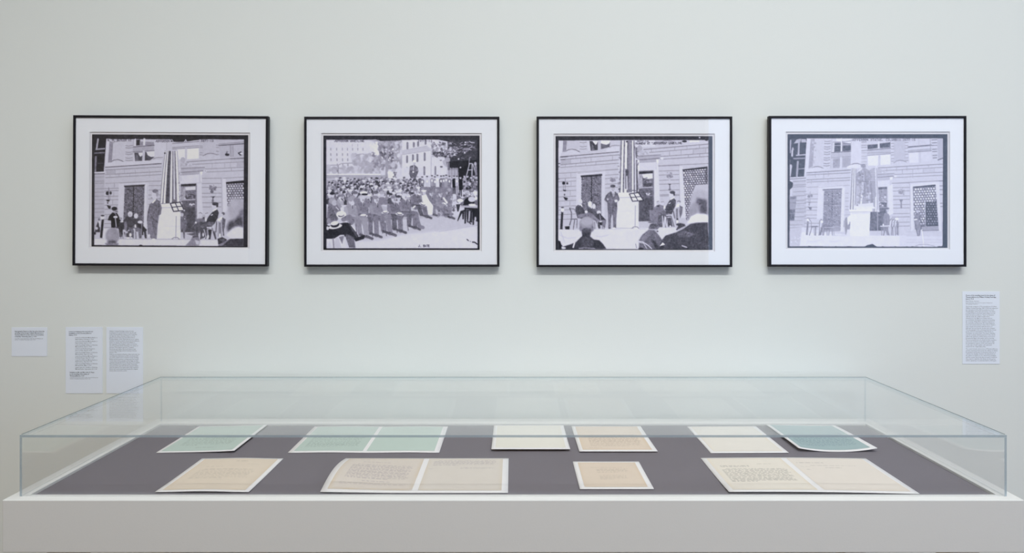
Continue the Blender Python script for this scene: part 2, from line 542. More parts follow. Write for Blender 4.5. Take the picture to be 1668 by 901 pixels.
    E(985, 80, 42, 60, 198); E(1002, 14, 46, 30, 96); E(1030, 60, 18, 40, 150); P('948,192 962,180 1015,128 1006,158 965,202', 236); E(945, 118, 12, 8, 130); E(978, 752, 28, 11, 216); E(908, 700, 20, 26, 205)
    E(345, 705, 104, 122, 142, 10); E(335, 805, 74, 34, 88, 12); E(305, 680, 40, 60, 160, 14); P('230,820 440,820 430,852 250,852', 110, 6)
    # --- drapery on the pedestal
    c.o(0, 0)
    P('1085,1000 1075,1095 1100,1110 1180,1105', 60)
    flag(c, (1150, 1345), (1070, 1400), 288, 1102, (120, 214, 84, 216, 74, 150, 216, 92, 206, 96, 214, 120, 205), (.4, 1, .45, 1.1, 2.0, .4, 1, .8, .8, .9, 1.4, .3, .5), .35)
    P('1150,300 1165,282 1330,284 1345,310 1330,296 1170,296', 190); E(1146, 330, 13, 12, 40); c.blobs(26, 1362, 560, 1400, 1060, 7, 14, 110, 210)
    # --- lower right
    c.o(1233, 901)
    P('0,200 150,180 215,310 50,325', 218)
    L('0,202 150,182 215,310 50,325 0,202', 15, 46); L('75,192 130,318', 13, 48); L('24,262 185,244', 13, 48); L('150,170 212,300', 8, 60); E(215, 310, 12, 10, 210)
    P('30,130 90,150 80,190 20,190', 90); L('92,400 85,740', 8, 128); L('28,748 60,726 112,726 142,752', 8, 78)
    P('160,400 240,390 257,470 242,582 230,642 226,742 206,742 192,602 158,602', 96); E(183, 372, 22, 36, 184); L('160,340 200,345', 10, 80); E(222, 438, 8, 10, 190)
    P('400,440 520,420 562,480 402,560 350,622 318,600 380,490', 104); E(465, 372, 30, 32, 196); E(565, 366, 26, 25, 194); L('440,350 470,340 490,360', 7, 90); L('540,355 580,345', 7, 95); E(515, 400, 24, 26, 170); E(515, 420, 16, 10, 60)
    P('720,285 748,340 732,420 690,500 642,552 570,522 548,470 590,400 650,330', 58); E(678, 242, 40, 54, 196); E(692, 206, 50, 26, 60); E(722, 235, 16, 26, 58); E(655, 180, 22, 10, 96); P('648,312 720,274 716,292 660,326', 238); P('624,376 660,360 652,378 628,386', 238)
    P('560,490 662,510 640,562 480,562 450,660 340,640 320,592 400,500 480,480', 78); P('590,480 680,490 650,545 570,530', 98); E(548, 450, 16, 28, 212); L('470,520 560,490', 12, 60)
    P('250,672 380,640 440,640 434,692 330,694', 84); L('255,668 350,652', 10, 150); E(395, 495, 14, 16, 212)
    P('460,570 562,560 562,700 500,742 468,742', 76); P('590,600 642,600 622,752 590,752', 52); P('655,640 690,620 715,752 690,752', 92)
    L('545,742 570,580 640,562 700,742', 11, 68); L('480,570 470,750', 14, 62); L('520,600 560,745', 10, 215); L('600,570 550,745', 8, 74); L('570,572 672,562', 15, 206); E(585, 710, 14, 30, 212); E(510, 680, 12, 30, 210)
    P('800,410 852,440 842,560 812,652 798,560', 92); E(815, 355, 26, 22, 80); E(795, 375, 20, 22, 196); P('728,440 790,400 812,402 770,480 740,502', 216); L('785,460 790,700', 22, 158); L('750,480 740,700', 18, 150); L('766,500 766,660', 12, 48); L('715,480 705,640', 14, 70); L('820,600 825,690', 14, 60); E(765, 690, 14, 30, 214)
    P('730,742 800,715 872,750 862,800 740,832', 54); P('760,750 820,735 850,760 800,790', 84, 4)
    P('340,712 430,690 462,782 442,852 235,852 320,762', 124, 4); P('345,700 430,690 440,720 350,730', 74); P('380,760 460,780 440,840 400,830', 190, 5)
    E(1040, 300, 150, 185, 168, 22); E(980, 190, 70, 60, 176, 16); P('905,470 1000,440 1130,300 1130,565 1000,545 890,642 868,560', 74, 16); E(1120, 350, 60, 70, 110, 14)
    P('880,655 960,585 1060,552 1130,575 1130,742 930,737 855,692', 208, 8); P('835,785 930,742 1130,737 1130,855 735,855', 62, 3)
    P('735,845 880,760 900,770 800,855', 112, 4)
    # --- dark rebate right and below
    c.o(0, 0)
    P('2363,45 2440,45 2440,1780 2363,1780', 46); P('22,1752 2440,1756 2440,1780 22,1780', 40); L('760,1752 780,1746 800,1752', 12, 40); L('1080,1752 1110,1756', 8, 90)
    c.text('N. M. BUTLER AT', 262, 118, 30, 60, 6, .82); c.text('JEFFERSON', 998, 128, 30, 60, 6, .82); c.text('3077-13', 1700, 122, 30, 50, 6, .95)
    return c


def photo_crowd():
    c = Pic(20, 30, 2431, 1793, 50, seed=5)
    P, L, E, R = c.P, c.L, c.E, c.rng
    P('64,95 1233,95 1233,92 2395,92 2395,1768 68,1768', 200)
    # far building with rows of windows
    P('64,95 760,95 760,560 64,620', 204)
    for j, (y, xs) in enumerate(((180, (465, 550)), (240, (135, 225, 312, 392, 470, 550, 630)), (322, (135, 228, 314, 393, 474)), (402, (138, 230, 315, 396)), (482, (235, 318, 398)))):
        for x in xs:
            L([(x, y - 14), (x, y + 14)], 16 if j else 9, 146 if j > 1 else 158)
    L('70,488 250,484 300,460 470,452', 14, 160); c.blobs(60, 70, 510, 900, 600, 14, 40, 160, 196, 5)
    L('252,490 250,640', 8, 118); E(240, 575, 16, 20, 130)
    E(530, 410, 70, 90, 168, 8); c.blobs(60, 470, 320, 860, 590, 16, 44, 156, 200, 5); L('505,350 560,318 640,312', 8, 140); L('640,318 760,310', 8, 160)
    L('66,626 900,628', 16, 214); P('66,640 990,640 1030,700 66,700', 166); P('66,690 500,690 500,712 66,715', 188); P('66,715 500,712 420,901 66,901', 172)
    # leafy tree
    P('700,92 1233,95 1233,140 900,135', 150, 10)
    c.blobs(150, 830, 110, 1180, 430, 16, 44, 108, 178, 3); c.blobs(90, 780, 290, 1150, 560, 14, 36, 116, 186, 3); c.blobs(70, 1080, 120, 1360, 520, 14, 40, 150, 200, 4)
    c.blobs(34, 880, 200, 1110, 420, 10, 22, 84, 112, 2); c.blobs(30, 750, 130, 860, 320, 12, 30, 205, 222, 3); c.blobs(26, 900, 230, 1180, 440, 7, 13, 205, 220, 1)
    L('1030,120 1005,340 990,520', 26, 148, 3); L('1000,440 995,660', 40, 150, 3); L('1120,300 1200,450', 12, 150, 3); L('1330,150 1290,420', 16, 160, 3)
    # masonry block behind the photographer
    c.o(1233, 0)
    P('0,95 560,92 600,300 440,640 0,640', 206); P('0,270 380,190 460,240 450,260 0,330', 186); L('0,325 450,255', 6, 160); L('0,262 380,190', 7, 166)
    for x, y0, y1 in ((80, 140, 230), (178, 140, 200), (245, 130, 190), (360, 100, 160), (74, 345, 440), (166, 330, 420), (234, 320, 425), (345, 300, 410), (74, 525, 630), (340, 515, 630), (512, 510, 630)):
        L([(x, y0), (x, y1)], 24, 110); L([(x + 12, y0), (x + 12, y1)], 7, 90)
    L('450,260 445,640', 12, 178); P('460,260 690,350 690,640 455,640', 204); L('512,510 512,630', 24, 116); E(596, 408, 18, 12, 90); E(605, 510, 22, 12, 84); P('620,420 690,380 690,520 640,480', 170, 4)
    P('20,520 330,520 330,650 20,680', 202)
    L('-195,600 -180,690', 60, 214); P('-205,585 -120,590 -110,700 -210,700', 214); c.blobs(12, -130, 600, -80, 690, 10, 18, 80, 150)
    # dark roof over the terrace with leaves against it
    P('540,92 700,120 700,260 640,340 680,420 700,560 1195,560 1195,30 0,30 0,96 540,92', 62); P('700,430 1195,400 1195,860 880,860 860,540 700,540', 42)
    c.blobs(130, 440, 130, 760, 350, 7, 20, 80, 200, 1); c.blobs(60, 490, 280, 640, 360, 6, 16, 56, 90, 1)
    for _ in range(70):
        x = R.uniform(680, 1110); y = 250 - (x - 700) * .12 + R.normal(0, 46); g = R.uniform(-.7, .5)
        L([(x, y), (x + 42 * math.cos(g), y + 42 * math.sin(g))], R.uniform(5, 11), R.uniform(110, 190))
    for x, y in ((975, 135), (968, 168), (815, 268), (805, 322), (965, 295), (870, 390), (900, 520)):
        E(x, y, 13, 10, 214, 0, 1, -.6)
    E(600, 380, 60, 26, 200, 4); E(700, 400, 40, 40, 160, 4)
    for x in range(700, 870, 22):
        L([(x, 450 + (x > 730) * 80), (x, 690)], 13, 176 if (x // 22) % 2 else 120)
    P('735,545 865,525 870,660 735,660', 150, 0, .5)
    L('1035,460 1080,460 1075,700', 16, 176); L('1040,455 965,760', 12, 190); L('1090,470 1155,690', 12, 190); L('1015,560 1085,555', 12, 196); L('1030,470 1040,370 1060,365', 8, 150); L('1130,450 1145,680', 34, 120); E(1128, 465, 20, 26, 176)
    # man on the stand with a camera
    c.o(1233, 0)
    P('120,500 190,480 240,520 252,580 225,650 215,700 130,680 110,620', 88); E(190, 452, 18, 26, 180); E(190, 425, 28, 20, 222); E(150, 540, 34, 26, 110); E(172, 590, 14, 16, 214); L('180,490 175,560', 10, 210); c.blobs(14, 115, 520, 250, 690, 7, 14, 70, 140)
    P('195,700 290,695 275,830 215,830', 92); L('190,700 300,694', 14, 74)
    # standing row behind
    for x, h, t in ((310, 120, 110), (385, 190, 190), (460, 160, 150), (505, 150, 130), (545, 180, 205), (600, 170, 90), (640, 170, 120), (680, 190, 150), (730, 170, 110), (800, 170, 36), (845, 150, 180), (900, 200, 36), (960, 150, 160), (1010, 190, 120), (1060, 150, 60), (1105, 190, 90), (1150, 130, 150)):
        top = 660 + R.uniform(-14, 14)
        P([(x - 30, top + 50), (x - 12, top + 28), (x + 14, top + 28), (x + 32, top + 52), (x + 26, top + h), (x - 24, top + h)], t)
        E(x, top + 10, 15, 20, 190); E(x, top - 6, 17, 9, 60); L([(x - 10, top + h), (x - 12, top + h + 90)], 18, max(50, t - 50)); L([(x + 12, top + h), (x + 14, top + h + 90)], 18, max(50, t - 50))
        if t > 80:
            E(x, top + 70, 14, 20, 216)
    c.blobs(70, 940, 680, 1190, 880, 8, 20, 36, 200)
    # massed seated audience
    c.o(0, 0)
    P('66,901 300,760 600,700 1000,690 1440,720 1560,820 2020,830 2000,1180 1750,1250 1300,1100 700,1060 66,1060', 116)
    rows = []
    for j in range(7):
        f = j / 6
        y = 705 + 265 * f
        n = 26 - 2 * j
        for i in range(n):
            x = 95 + (1500 - 95) * (i + R.uniform(.1, .9)) / n
            yy = y + R.uniform(-18, 18) + max(0, 250 - x) * .42 * (1 - f)
            rows.append((yy, x, 22 + 13 * f))
    for yy, x, r in sorted(rows):
        t = R.choice([62, 84, 108, 138, 170])
        P([(x - r * 1.7, yy + r * 3.6), (x - r * 1.5, yy + r * 1.5), (x - r * .4, yy + r * .9), (x + r * .6, yy + r * .9), (x + r * 1.7, yy + r * 1.7), (x + r * 1.9, yy + r * 3.6)], t)
        P([(x + r * .1, yy + r), (x + r * .7, yy + r), (x + r * .8, yy + r * 2.3)], 222)
        E(x, yy, r * .78, r, R.uniform(168, 205))
        k = R.integers(0, 4)
        if k == 0:
            E(x, yy - r * .6, r * 1.2, r * .42, 214); E(x, yy - r * .95, r * .75, r * .35, 200)
        else:
            E(x - r * .15, yy - r * .55, r * .85, r * .55, R.choice([58, 80, 120])); E(x - r * .7, yy + r * .1, r * .25, r * .5, 80)
    c.blobs(60, 1500, 850, 2050, 1120, 12, 26, 86, 190); 
    # ground
    P('66,1560 500,1480 780,1400 1240,1290 1560,1250 2100,1270 2395,1300 2395,1768 68,1768', 206)
    P('560,1540 1240,1350 1560,1262 2100,1270 2395,1240 2395,1415 2000,1480 1700,1510 1300,1540 900,1640 560,1660', 190, 14); L('1800,1510 2392,1412', 6, 172)
    P('700,1060 1240,1180 1980,1150 2010,1300 1800,1280 1240,1330 900,1440 560,1500 480,1380', 178, 6)
    for x, y in ((520, 1390), (585, 1420), (730, 1370), (760, 1390), (915, 1340), (975, 1380), (1140, 1330), (1310, 1300)):
        L([(x, y), (x + 18, y + 190)], 15, 96); L([(x + 40, y), (x + 32, y + 150)], 30, 206)

    def sit(hx, hy, r, t, kx, ky, fx, fy, hat=None, face=192, hair=120):
        hipx, hipy = hx - r * .3, hy + r * 6.0
        P([(hx - r * 2.1, hy + r * 6.2), (hx - r * 2.3, hy + r * 3), (hx - r * 1.5, hy + r * 1.5), (hx, hy + r * .9), (hx + r * 1.4, hy + r * 1.6), (hx + r * 2.3, hy + r * 3.6), (hx + r * 2.2, hy + r * 6.2)], t)
        L([(hipx, hipy), (kx, ky)], r * 2.6, t - 6); L([(kx, ky), (fx, fy)], r * 1.7, t + 4); L([(kx - r * 2, ky + r * .3), (fx - r * 2.2, fy - r * .8)], r * 1.6, t - 14)
        L([(fx - 6, fy), (fx + r * 1.8, fy + r * .8)], r * .9, 84); L([(fx - r * 2.2, fy - r * .6), (fx - r * .5, fy + r * .1)], r * .8, 76)
        L([(hx - r * 1.8, hy + r * 2.4), (hx - r * 1.3, hy + r * 4.8), (hx + r * 1.1, hy + r * 5.2)], r * 1.1, t + 16); L([(hx - r * 1.2, hy + r * 5.4), (hx + r * 1.4, hy + r * 5.6)], r * .3, t - 30)
        P([(hx - r * .1, hy + r), (hx + r * .7, hy + r), (hx + r * .6, hy + r * 2.6)], 224); L([(hx + r * .45, hy + r * 1.2), (hx + r * .55, hy + r * 2.5)], r * .25, 60)
        E(hx, hy, r * .85, r * 1.15, face); E(hx - r * .2, hy - r * .7, r * .9, r * .55, hair); E(hx + r * .3, hy + r * .1, r * .35, r * .18, face - 60); E(hx + r * .3, hy + r * .5, r * .35, r * .12, face - 70)
        if hat:
            boater(*hat)

    def boater(x, y, w, rot):
        E(x, y + w * .16, w, w * .3, 222, 0, 1, rot); E(x, y + w * .06, w * .68, w * .3, 60, 0, 1, rot); E(x + w * .02, y - w * .08, w * .66, w * .26, 226, 0, 1, rot)

    # second row heads nearer to the camera
    for x, y, r, t, h in ((160, 945, 42, 96, 48), (510, 935, 48, 122, 100), (655, 950, 52, 120, 50), (830, 930, 48, 120, 92), (925, 935, 44, 118, 170), (1180, 990, 40, 196, 70), (1270, 960, 40, 108, 120)):
        P([(x - r * 1.6, y + r * 3.6), (x - r * 1.4, y + r * 1.4), (x, y + r * .8), (x + r * 1.6, y + r * 1.5), (x + r * 2, y + r * 3.6)], t); E(x, y, r * .75, r, 192); E(x - 4, y - r * .55, r * .95, r * .5, h)
    E(640, 910, 60, 24, 226); E(655, 935, 50, 16, 50)
    # front row, right to left
    c.o(1233, 901)
    for hx, hy, r, t, kx, ky, fx, fy, hat in ((590, 30, 36, 118, 690, 240, 740, 380, (655, 180, 50, .5)), (450, 20, 34, 112, 480, 200, 490, 340, None), (215, -10, 38, 98, 330, 210, 380, 370, (320, 180, 60, .35))):
        sit(hx, hy, r, t, kx, ky, fx, fy, hat)
    P('300,50 370,30 420,130 480,210 470,350 400,350 380,220 310,140', 218); E(340, 10, 28, 34, 190); E(335, -20, 44, 16, 214); L('640,90 690,160', 30, 220); L('690,330 790,395', 22, 84); c.blobs(30, 520, 200, 800, 380, 10, 22, 84, 150)
    sit(45, 70, 42, 106, 200, 350, 200, 540, (180, 235, 46, -.9), 206, 200); L('215,330 270,530 320,545', 52, 118)
    c.o(0, 901)
    sit(1105, 105, 44, 102, 1200, 370, 1210, 590, (1195, 330, 62, .1), 196, 120)
    sit(835, 115, 46, 128, 1010, 380, 1050, 630, (972, 305, 58, -.1), 200, 130)
    sit(620, 110, 42, 112, 830, 400, 840, 660, (632, 360, 72, -.08), 202, 196)
    sit(445, 135, 46, 150, 650, 430, 690, 680, None, 190, 150)
    L('430,110 480,80', 60, 150); E(470, 170, 30, 34, 200)
    P('85,250 110,130 160,95 230,130 300,230 320,300 250,330 240,430 180,500 70,470', 112); E(160, 135, 58, 46, 158); E(190, 165, 40, 44, 184); L('235,160 300,250', 44, 150); P('100,270 150,240 250,420 130,430', 88); E(305, 262, 26, 34, 206); E(295, 345, 78, 56, 222); E(295, 360, 46, 22, 70, 0, 1, -.2); E(292, 338, 48, 30, 214); L('215,230 255,270', 12, 220)
    L('470,440 430,500', 60, 96); L('330,420 420,380 450,470', 70, 112)
    P('64,500 110,520 330,470 400,470 460,540 520,640 560,690 660,660 650,720 520,760 490,720 510,850 400,850 340,660 280,660 180,720 64,720', 48)
    P('380,640 490,700 515,860 400,850 350,700', 92, 6); L('430,500 540,680', 40, 70); P('64,400 130,390 140,440 64,520', 100); E(105, 440, 30, 40, 140)
    E(205, 530, 104, 34, 220, 0, 1, -.2); E(200, 505, 68, 40, 52, 0, 1, -.2); E(192, 478, 62, 32, 222, 0, 1, -.2); E(85, 556, 22, 28, 206)
    P('70,860 120,750 150,860', 196); P('190,860 205,710 250,700 300,860', 190); L('170,720 180,860', 22, 130); P('260,690 340,670 310,800', 120); L('350,700 400,850', 30, 200); L('450,510 520,600', 14, 216)
    # reporters' tables at the right
    c.o(1233, 901)
    P('840,30 930,100 1000,60 1100,40 1160,60 1160,200 930,220 840,150', 96); E(855, 20, 34, 40, 150); E(1000, 10, 46, 34, 190); E(1120, 20, 46, 36, 212); c.blobs(20, 840, 10, 1160, 60, 14, 24, 60, 216)
    P('960,120 1010,80 1120,150 1100,190 940,200', 38); E(1075, 110, 56, 40, 200); E(1140, 95, 20, 28, 216); E(895, 130, 50, 30, 214); L('770,185 880,180', 16, 200); P('830,190 900,180 870,300 850,300', 60); E(885, 165, 18, 20, 206)
    P('900,290 960,270 950,420 930,420 925,320 860,450 850,440', 42); P('960,230 1160,230 1160,260 1110,260 1110,500 1085,510 1080,270 985,265 985,480 960,490', 40); P('985,270 1080,270 1080,470 1000,470', 52); L('1040,300 1030,440', 22, 178); L('920,222 1165,232', 26, 178); E(1080, 196, 56, 18, 222); P('1110,260 1165,250 1165,460 1110,430', 44); E(1130, 410, 14, 30, 190); L('1000,440 1060,490', 18, 70); L('780,230 800,290', 12, 60); L('820,230 780,280', 12, 80)
    L('1000,728 1024,748', 14, 36); E(1052, 758, 8, 6, 90); L('1085,770 1120,772 1156,800', 18, 34); L('1130,780 1160,802', 10, 34)
    c.o(0, 0)
    P('20,30 64,30 68,1800 20,1800', 44); P('2395,30 2440,30 2440,1800 2395,1800', 40); P('20,1766 2440,1766 2440,1800 20,1800', 34); P('20,30 2440,30 2440,94 1780,96 1700,92 1233,98 1180,106 900,112 850,96 700,96 640,92 20,94', 52)
    P('1780,94 1960,110 1960,60 1780,60', 58)
    L('750,100 830,95', 10, 190)
    c.text('JEFFERSON UNVEILING', 190, 100, 27, 50, 6, .9); c.text('3077-12', 1480, 100, 27, 70, 6, 1.2); c.o(1233, 901); c.text('J. BATE', 255, 812, 30, 44, 7, .82)
    return c


def photo_address():
    c = Pic(18, 38, 2440, 1793, 50, seed=8)
    P, L, E = c.P, c.L, c.E
    P('62,105 1233,98 2375,98 2375,1780 58,1780', 190)
    # upper storey left
    P('70,105 132,105 125,270 90,350 62,350', 202); P('136,108 192,108 180,275 126,280', 122); P('192,106 392,104 388,270 190,260', 192)
    for x in range(205, 388, 22):
        L([(x, 108), (x - 4, 235)], 7, 176)
    L('182,268 215,248 265,238 330,250 388,280', 10, 84); P('190,268 270,246 385,282 385,310 130,325', 196)
    for y in (135, 198, 235):
        L([(395, y), (440, y + 6), (492, y - 4)], 9, 126)
    P('500,108 550,108 555,265 520,270', 198); P('540,112 670,112 668,252 560,265', 58); P('585,112 672,112 655,160 630,172 605,140', 214); P('570,160 600,180 620,255 570,262', 96)
    P('715,150 860,130 850,205 715,240', 84); P('712,104 858,104 850,150 800,172 740,158 712,145', 214); P('672,106 715,106 712,245 670,252', 184)
    P('862,106 1020,106 1000,180 920,180 850,215', 192); L('850,212 880,188 930,178 1010,184', 9, 116); P('800,240 860,212 1000,188 990,275 800,285', 200)
    for a, b, w, t in ((358, 280, 11, 70), (402, 326, 9, 108), (480, 402, 9, 112), (522, 455, 8, 122), (612, 545, 6, 150)):
        L([(95, a), (990, b)], w, t)
    L('95,360 200,352', 14, 56); L('100,402 170,398', 12, 84)
    for x, y, h in ((170, 375, 36), (330, 345, 36), (250, 390, 66), (405, 380, 66), (565, 365, 66), (895, 340, 66), (170, 480, 36), (330, 470, 36), (480, 455, 36), (640, 440, 36)):
        L([(x, y), (x, y + h)], 6, 146)
    P('100,412 250,400 250,462 100,476', 172)
    L('58,462 88,460', 12, 60); L('60,512 80,510', 12, 70); L('60,700 78,698', 9, 80)
    c.lines(62, 330, (612, 690, 742, 822, 885, 976, 1040, 1125, 1180, 1250, 1325), 8, 132, -14)
    for x, y in ((252, 610), (168, 700), (255, 745), (245, 890), (238, 1040)):
        L([(x, y), (x, y + 60)], 6, 146)
    c.lines(785, 985, (565, 640, 694, 780, 838), 8, 132, -14)
    # window with grille
    P('345,610 780,572 770,1400 720,1360 725,625 415,650 415,1200 330,1200', 200); L('360,612 770,574', 6, 150); L('410,648 728,622', 14, 150)
    c.grille('418,655 725,632 722,1360 415,1180', 72, 146, 22, 21, -.05, .36); L('572,640 568,1050', 14, 52); L('418,658 725,636', 26, 50)
    E(143, 762, 24, 26, 40); E(198, 766, 16, 18, 66); L('168,690 166,860', 6, 100); L('140,780 138,860', 6, 110); P('130,862 185,868 170,890 138,884', 44); E(156, 940, 10, 16, 60); P('135,970 208,992 196,1030 165,1025', 46)
    E(900, 715, 44, 26, 128); c.blobs(20, 855, 680, 940, 745, 6, 13, 100, 196)
    # platform and cloth skirt
    P('60,1475 2375,1440 2375,1780 60,1780', 208); L('65,1476 1400,1470', 5, 176)
    L('80,1560 200,1615 330,1600', 8, 186, 4); L('100,1520 160,1680', 8, 184, 4); L('640,1580 720,1590 830,1560', 8, 186, 4)
    # seated dignitaries
    L('235,1145 262,1220 262,1310 235,1410', 14, 78); L('235,1145 300,1160 340,1230', 9, 110); L('250,1316 350,1316', 14, 90); L('310,1330 290,1475', 12, 84); L('350,1330 345,1450', 12, 100)
    P('105,1190 140,1180 124,1475 86,1472', 52); E(124, 1175, 28, 34, 212); E(124, 1138, 24, 10, 60); P('160,1430 238,1425 232,1475 170,1475', 44)
    P('520,1150 600,1145 640,1200 660,1240 640,1300 560,1290 480,1200', 78); E(548, 1085, 33, 46, 214); P('535,1115 580,1115 575,1160', 224)
    E(608, 1120, 28, 40, 206); E(685, 1210, 34, 26, 206); P('640,1270 690,1220 800,1335 740,1410 700,1400', 62); P('700,1330 800,1330 780,1450 760,1450', 120)
    P('330,1120 375,1090 430,1120 470,1200 480,1290 420,1310 355,1300 320,1170', 72); E(398, 1050, 32, 44, 206); E(390, 1080, 28, 26, 200); P('395,1095 425,1090 430,1140', 226)
    P('355,1250 540,1215 600,1240 640,1300 720,1340 700,1370 600,1330 500,1280 370,1300', 110); E(490, 1205, 24, 22, 210); L('600,1270 690,1350 730,1360', 26, 128)
    P('640,1350 700,1370 710,1460 680,1465', 74); L('695,1240 715,1350', 9, 150); E(720, 1385, 26, 26, 48); E(715, 1355, 20, 10, 214)
    for x in (620, 660, 735, 760):
        L([(x, 1360), (x + 4, 1465)], 9, 90 if x != 660 else 214)
    # pedestal and drapery
    P('970,930 1305,905 1300,1480 950,1470', 212); P('985,905 1310,880 1310,985 990,990', 216); L('995,985 1300,978', 8, 168); L('1000,1200 1290,1190', 4, 198)
    # standing man, watch chain, hands at waist
    c.o(0, 901)
    P('860,-10 905,-20 950,0 990,60 1002,120 965,160 968,250 952,400 950,550 905,550 900,360 885,340 870,420 868,555 832,555 825,320 812,160 765,120 800,40', 100)
    L('830,20 780,100 820,150', 14, 80); L('965,20 998,110 950,160', 12, 80); L('900,350 900,230', 8, 72); L('845,340 850,540', 10, 120); P('885,-10 925,-5 918,70 905,60', 228); L('905,0 908,50', 8, 70); L('860,0 905,120', 6, 66); L('940,10 905,130', 6, 66); E(950, 135, 26, 22, 212); E(822, 110, 12, 14, 200); L('870,110 930,120', 6, 150)
    P('820,170 890,200 960,165 965,250 890,180 822,300', 84, 3)
    E(902, -45, 36, 52, 196); E(900, -92, 40, 24, 70); E(890, -50, 12, 5, 110); E(918, -50, 12, 5, 110); L('890,-22 915,-22', 6, 100); E(918, 555, 24, 12, 218); E(850, 556, 20, 8, 60); L('940,552 1230,558', 5, 150)
    c.o(0, 0)
    flag(c, (1012, 1300), (985, 1316), 105, 905, (170, 96, 216, 92, 218, 60, 112, 128, 60, 214, 90, 206, 84, 216), (.4, .7, 1.1, .7, 1.3, .3, 1, 1.0, .3, 1, .6, .7, .8, 1), .1)
    flag(c, (1000, 1030), (975, 1012), 400, 880, (200, 100), (1, .8)); c.blobs(22, 985, 300, 1012, 880, 8, 16, 110, 214)
    P('1090,540 1140,560 1140,700 1120,850 1090,850', 72, 4); L('1115,660 1118,860', 18, 210); E(1115, 122, 14, 12, 40); E(1000, 855, 18, 14, 70); L('1240,200 1278,560 1290,860', 10, 96); c.blobs(18, 1262, 240, 1300, 480, 7, 13, 100, 210)
    L('1160,870 1250,880', 14, 100)
    # upper right
    c.o(1233, 0)
    P('20,100 320,98 320,200 20,210', 204); P('320,98 640,98 600,160 330,170', 178); L('410,140 450,112 510,102 570,114 610,140', 9, 120); P('640,98 1135,98 1135,160 640,190', 194); E(770, 118, 38, 16, 50); P('850,98 1000,98 1000,130 850,135', 214); E(1110, 100, 24, 10, 40)
    for a, b, x, w in ((244, 160, 145, 11), (290, 215, 230, 8), (352, 300, 400, 9), (396, 350, 400, 9), (496, 460, 370, 7)):
        L([(x, a), (1138, b)], w, 112)
    for x, y, h in ((260, 245, 40), (620, 212, 46), (808, 200, 40), (1000, 182, 44), (540, 268, 70), (718, 255, 70), (905, 240, 70), (1100, 225, 70), (830, 330, 40), (1005, 315, 40)):
        L([(x, y), (x, y + h)], 6, 136)
    P('910,240 1095,228 1095,292 910,300', 180)
    E(80, 225, 40, 48, 168); P('40,290 130,260 230,310 60,325', 178); c.blobs(14, 60, 270, 210, 320, 6, 14, 150, 205)
    P('55,330 405,322 395,372 60,400', 170); L('55,352 405,326', 9, 110); L('80,404 385,380', 15, 106); P('78,410 330,392 330,440 75,450', 166); P('335,395 372,392 368,465 345,465', 216); E(425, 380, 24, 22, 206); P('75,450 330,440 330,560 75,585', 202); L('350,470 358,560', 26, 208)
    c.lines(375, 690, (500, 578, 638, 720, 780, 875, 945, 962), 8, 126, -10); L('690,490 700,1280', 8, 164); P('690,500 740,500 790,1300 710,1300', 204)
    # doorway right
    P('68,575 292,565 292,1350 66,1352', 90); P('70,592 290,582 290,600 70,622', 46); P('115,625 288,612 286,690 200,700 130,680', 212); P('70,625 118,625 128,840 72,850', 170); c.blobs(14, 75, 640, 125, 850, 6, 15, 120, 214); E(200, 770, 70, 50, 70); c.blobs(16, 130, 680, 280, 800, 8, 18, 70, 160); L('130,832 285,824', 12, 196); P('130,845 285,838 285,950 135,950', 92); c.blobs(6, 180, 920, 260, 940, 8, 16, 190, 214)
    P('68,1030 288,960 288,1180 230,1180 225,1348 66,1350', 78); L('68,960 285,952', 10, 110); L('290,575 296,1180', 16, 110); P('215,1180 300,1175 300,1330 240,1330', 110); L('250,1180 250,1300', 14, 140)
    P('300,570 370,540 400,1200 310,1280', 206)
    E(540, 655, 48, 30, 134); c.blobs(20, 490, 600, 590, 690, 6, 14, 100, 200); E(540, 730, 18, 20, 190); P('512,772 570,772 545,796', 66); L('543,796 545,850', 12, 84); E(545, 862, 20, 16, 110)
    c.grille('745,560 1125,520 1130,780 940,790 880,960 850,1330 795,1330', 84, 198, 38, 34, -.06, .36); P('738,552 1000,520 1125,505 1130,560 1110,540 745,575', 56)
    P('1085,560 1128,540 1130,760 1090,770', 70, 6, .7)
    # lectern rack
    P('-70,925 60,905 140,1030 -40,1045', 218)
    L('-78,928 60,908 140,1030 -30,1042 -78,928', 14, 50); L('-10,918 55,1036', 12, 52); L('-58,985 100,968', 12, 52); L('62,890 138,1022', 8, 66); L('14,1110 10,1440', 7, 130); L('-40,1460 -10,1436 40,1436 66,1458', 8, 84)
    # seated group right
    P('310,1130 380,1090 470,1120 480,1200 400,1300 350,1400 240,1320 270,1190', 112); E(365, 1065, 26, 30, 190); E(425, 1075, 28, 30, 196); L('345,1050 375,1040', 7, 100); L('410,1055 450,1048', 7, 104); E(360, 1115, 24, 14, 70); P('370,1210 480,1190 520,1240 440,1280', 96)
    P('600,985 640,1030 632,1110 600,1180 575,1240 480,1230 480,1130 540,1030', 74); E(572, 940, 40, 52, 200); E(585, 905, 42, 24, 66); E(610, 935, 12, 22, 60); P('545,1010 618,975 612,992 560,1022', 236); P('524,1075 562,1058 552,1075 530,1085', 234); E(462, 1140, 14, 36, 214); L('470,1164 580,1168', 12, 56)
    P('470,1240 575,1245 560,1280 470,1280', 100); P('370,1260 470,1240 430,1440 380,1440 350,1380', 84); L('480,1440 500,1280 560,1260 610,1430', 11, 72); P('500,1300 560,1290 590,1430 520,1435', 76); L('430,1270 440,1440', 13, 210); L('480,1290 490,1430', 9, 214); L('495,1258 570,1254', 14, 208); E(550, 1425, 12, 14, 214); L('600,1200 620,1300', 16, 90)
    P('205,1362 300,1330 340,1365 290,1380 220,1376', 108)
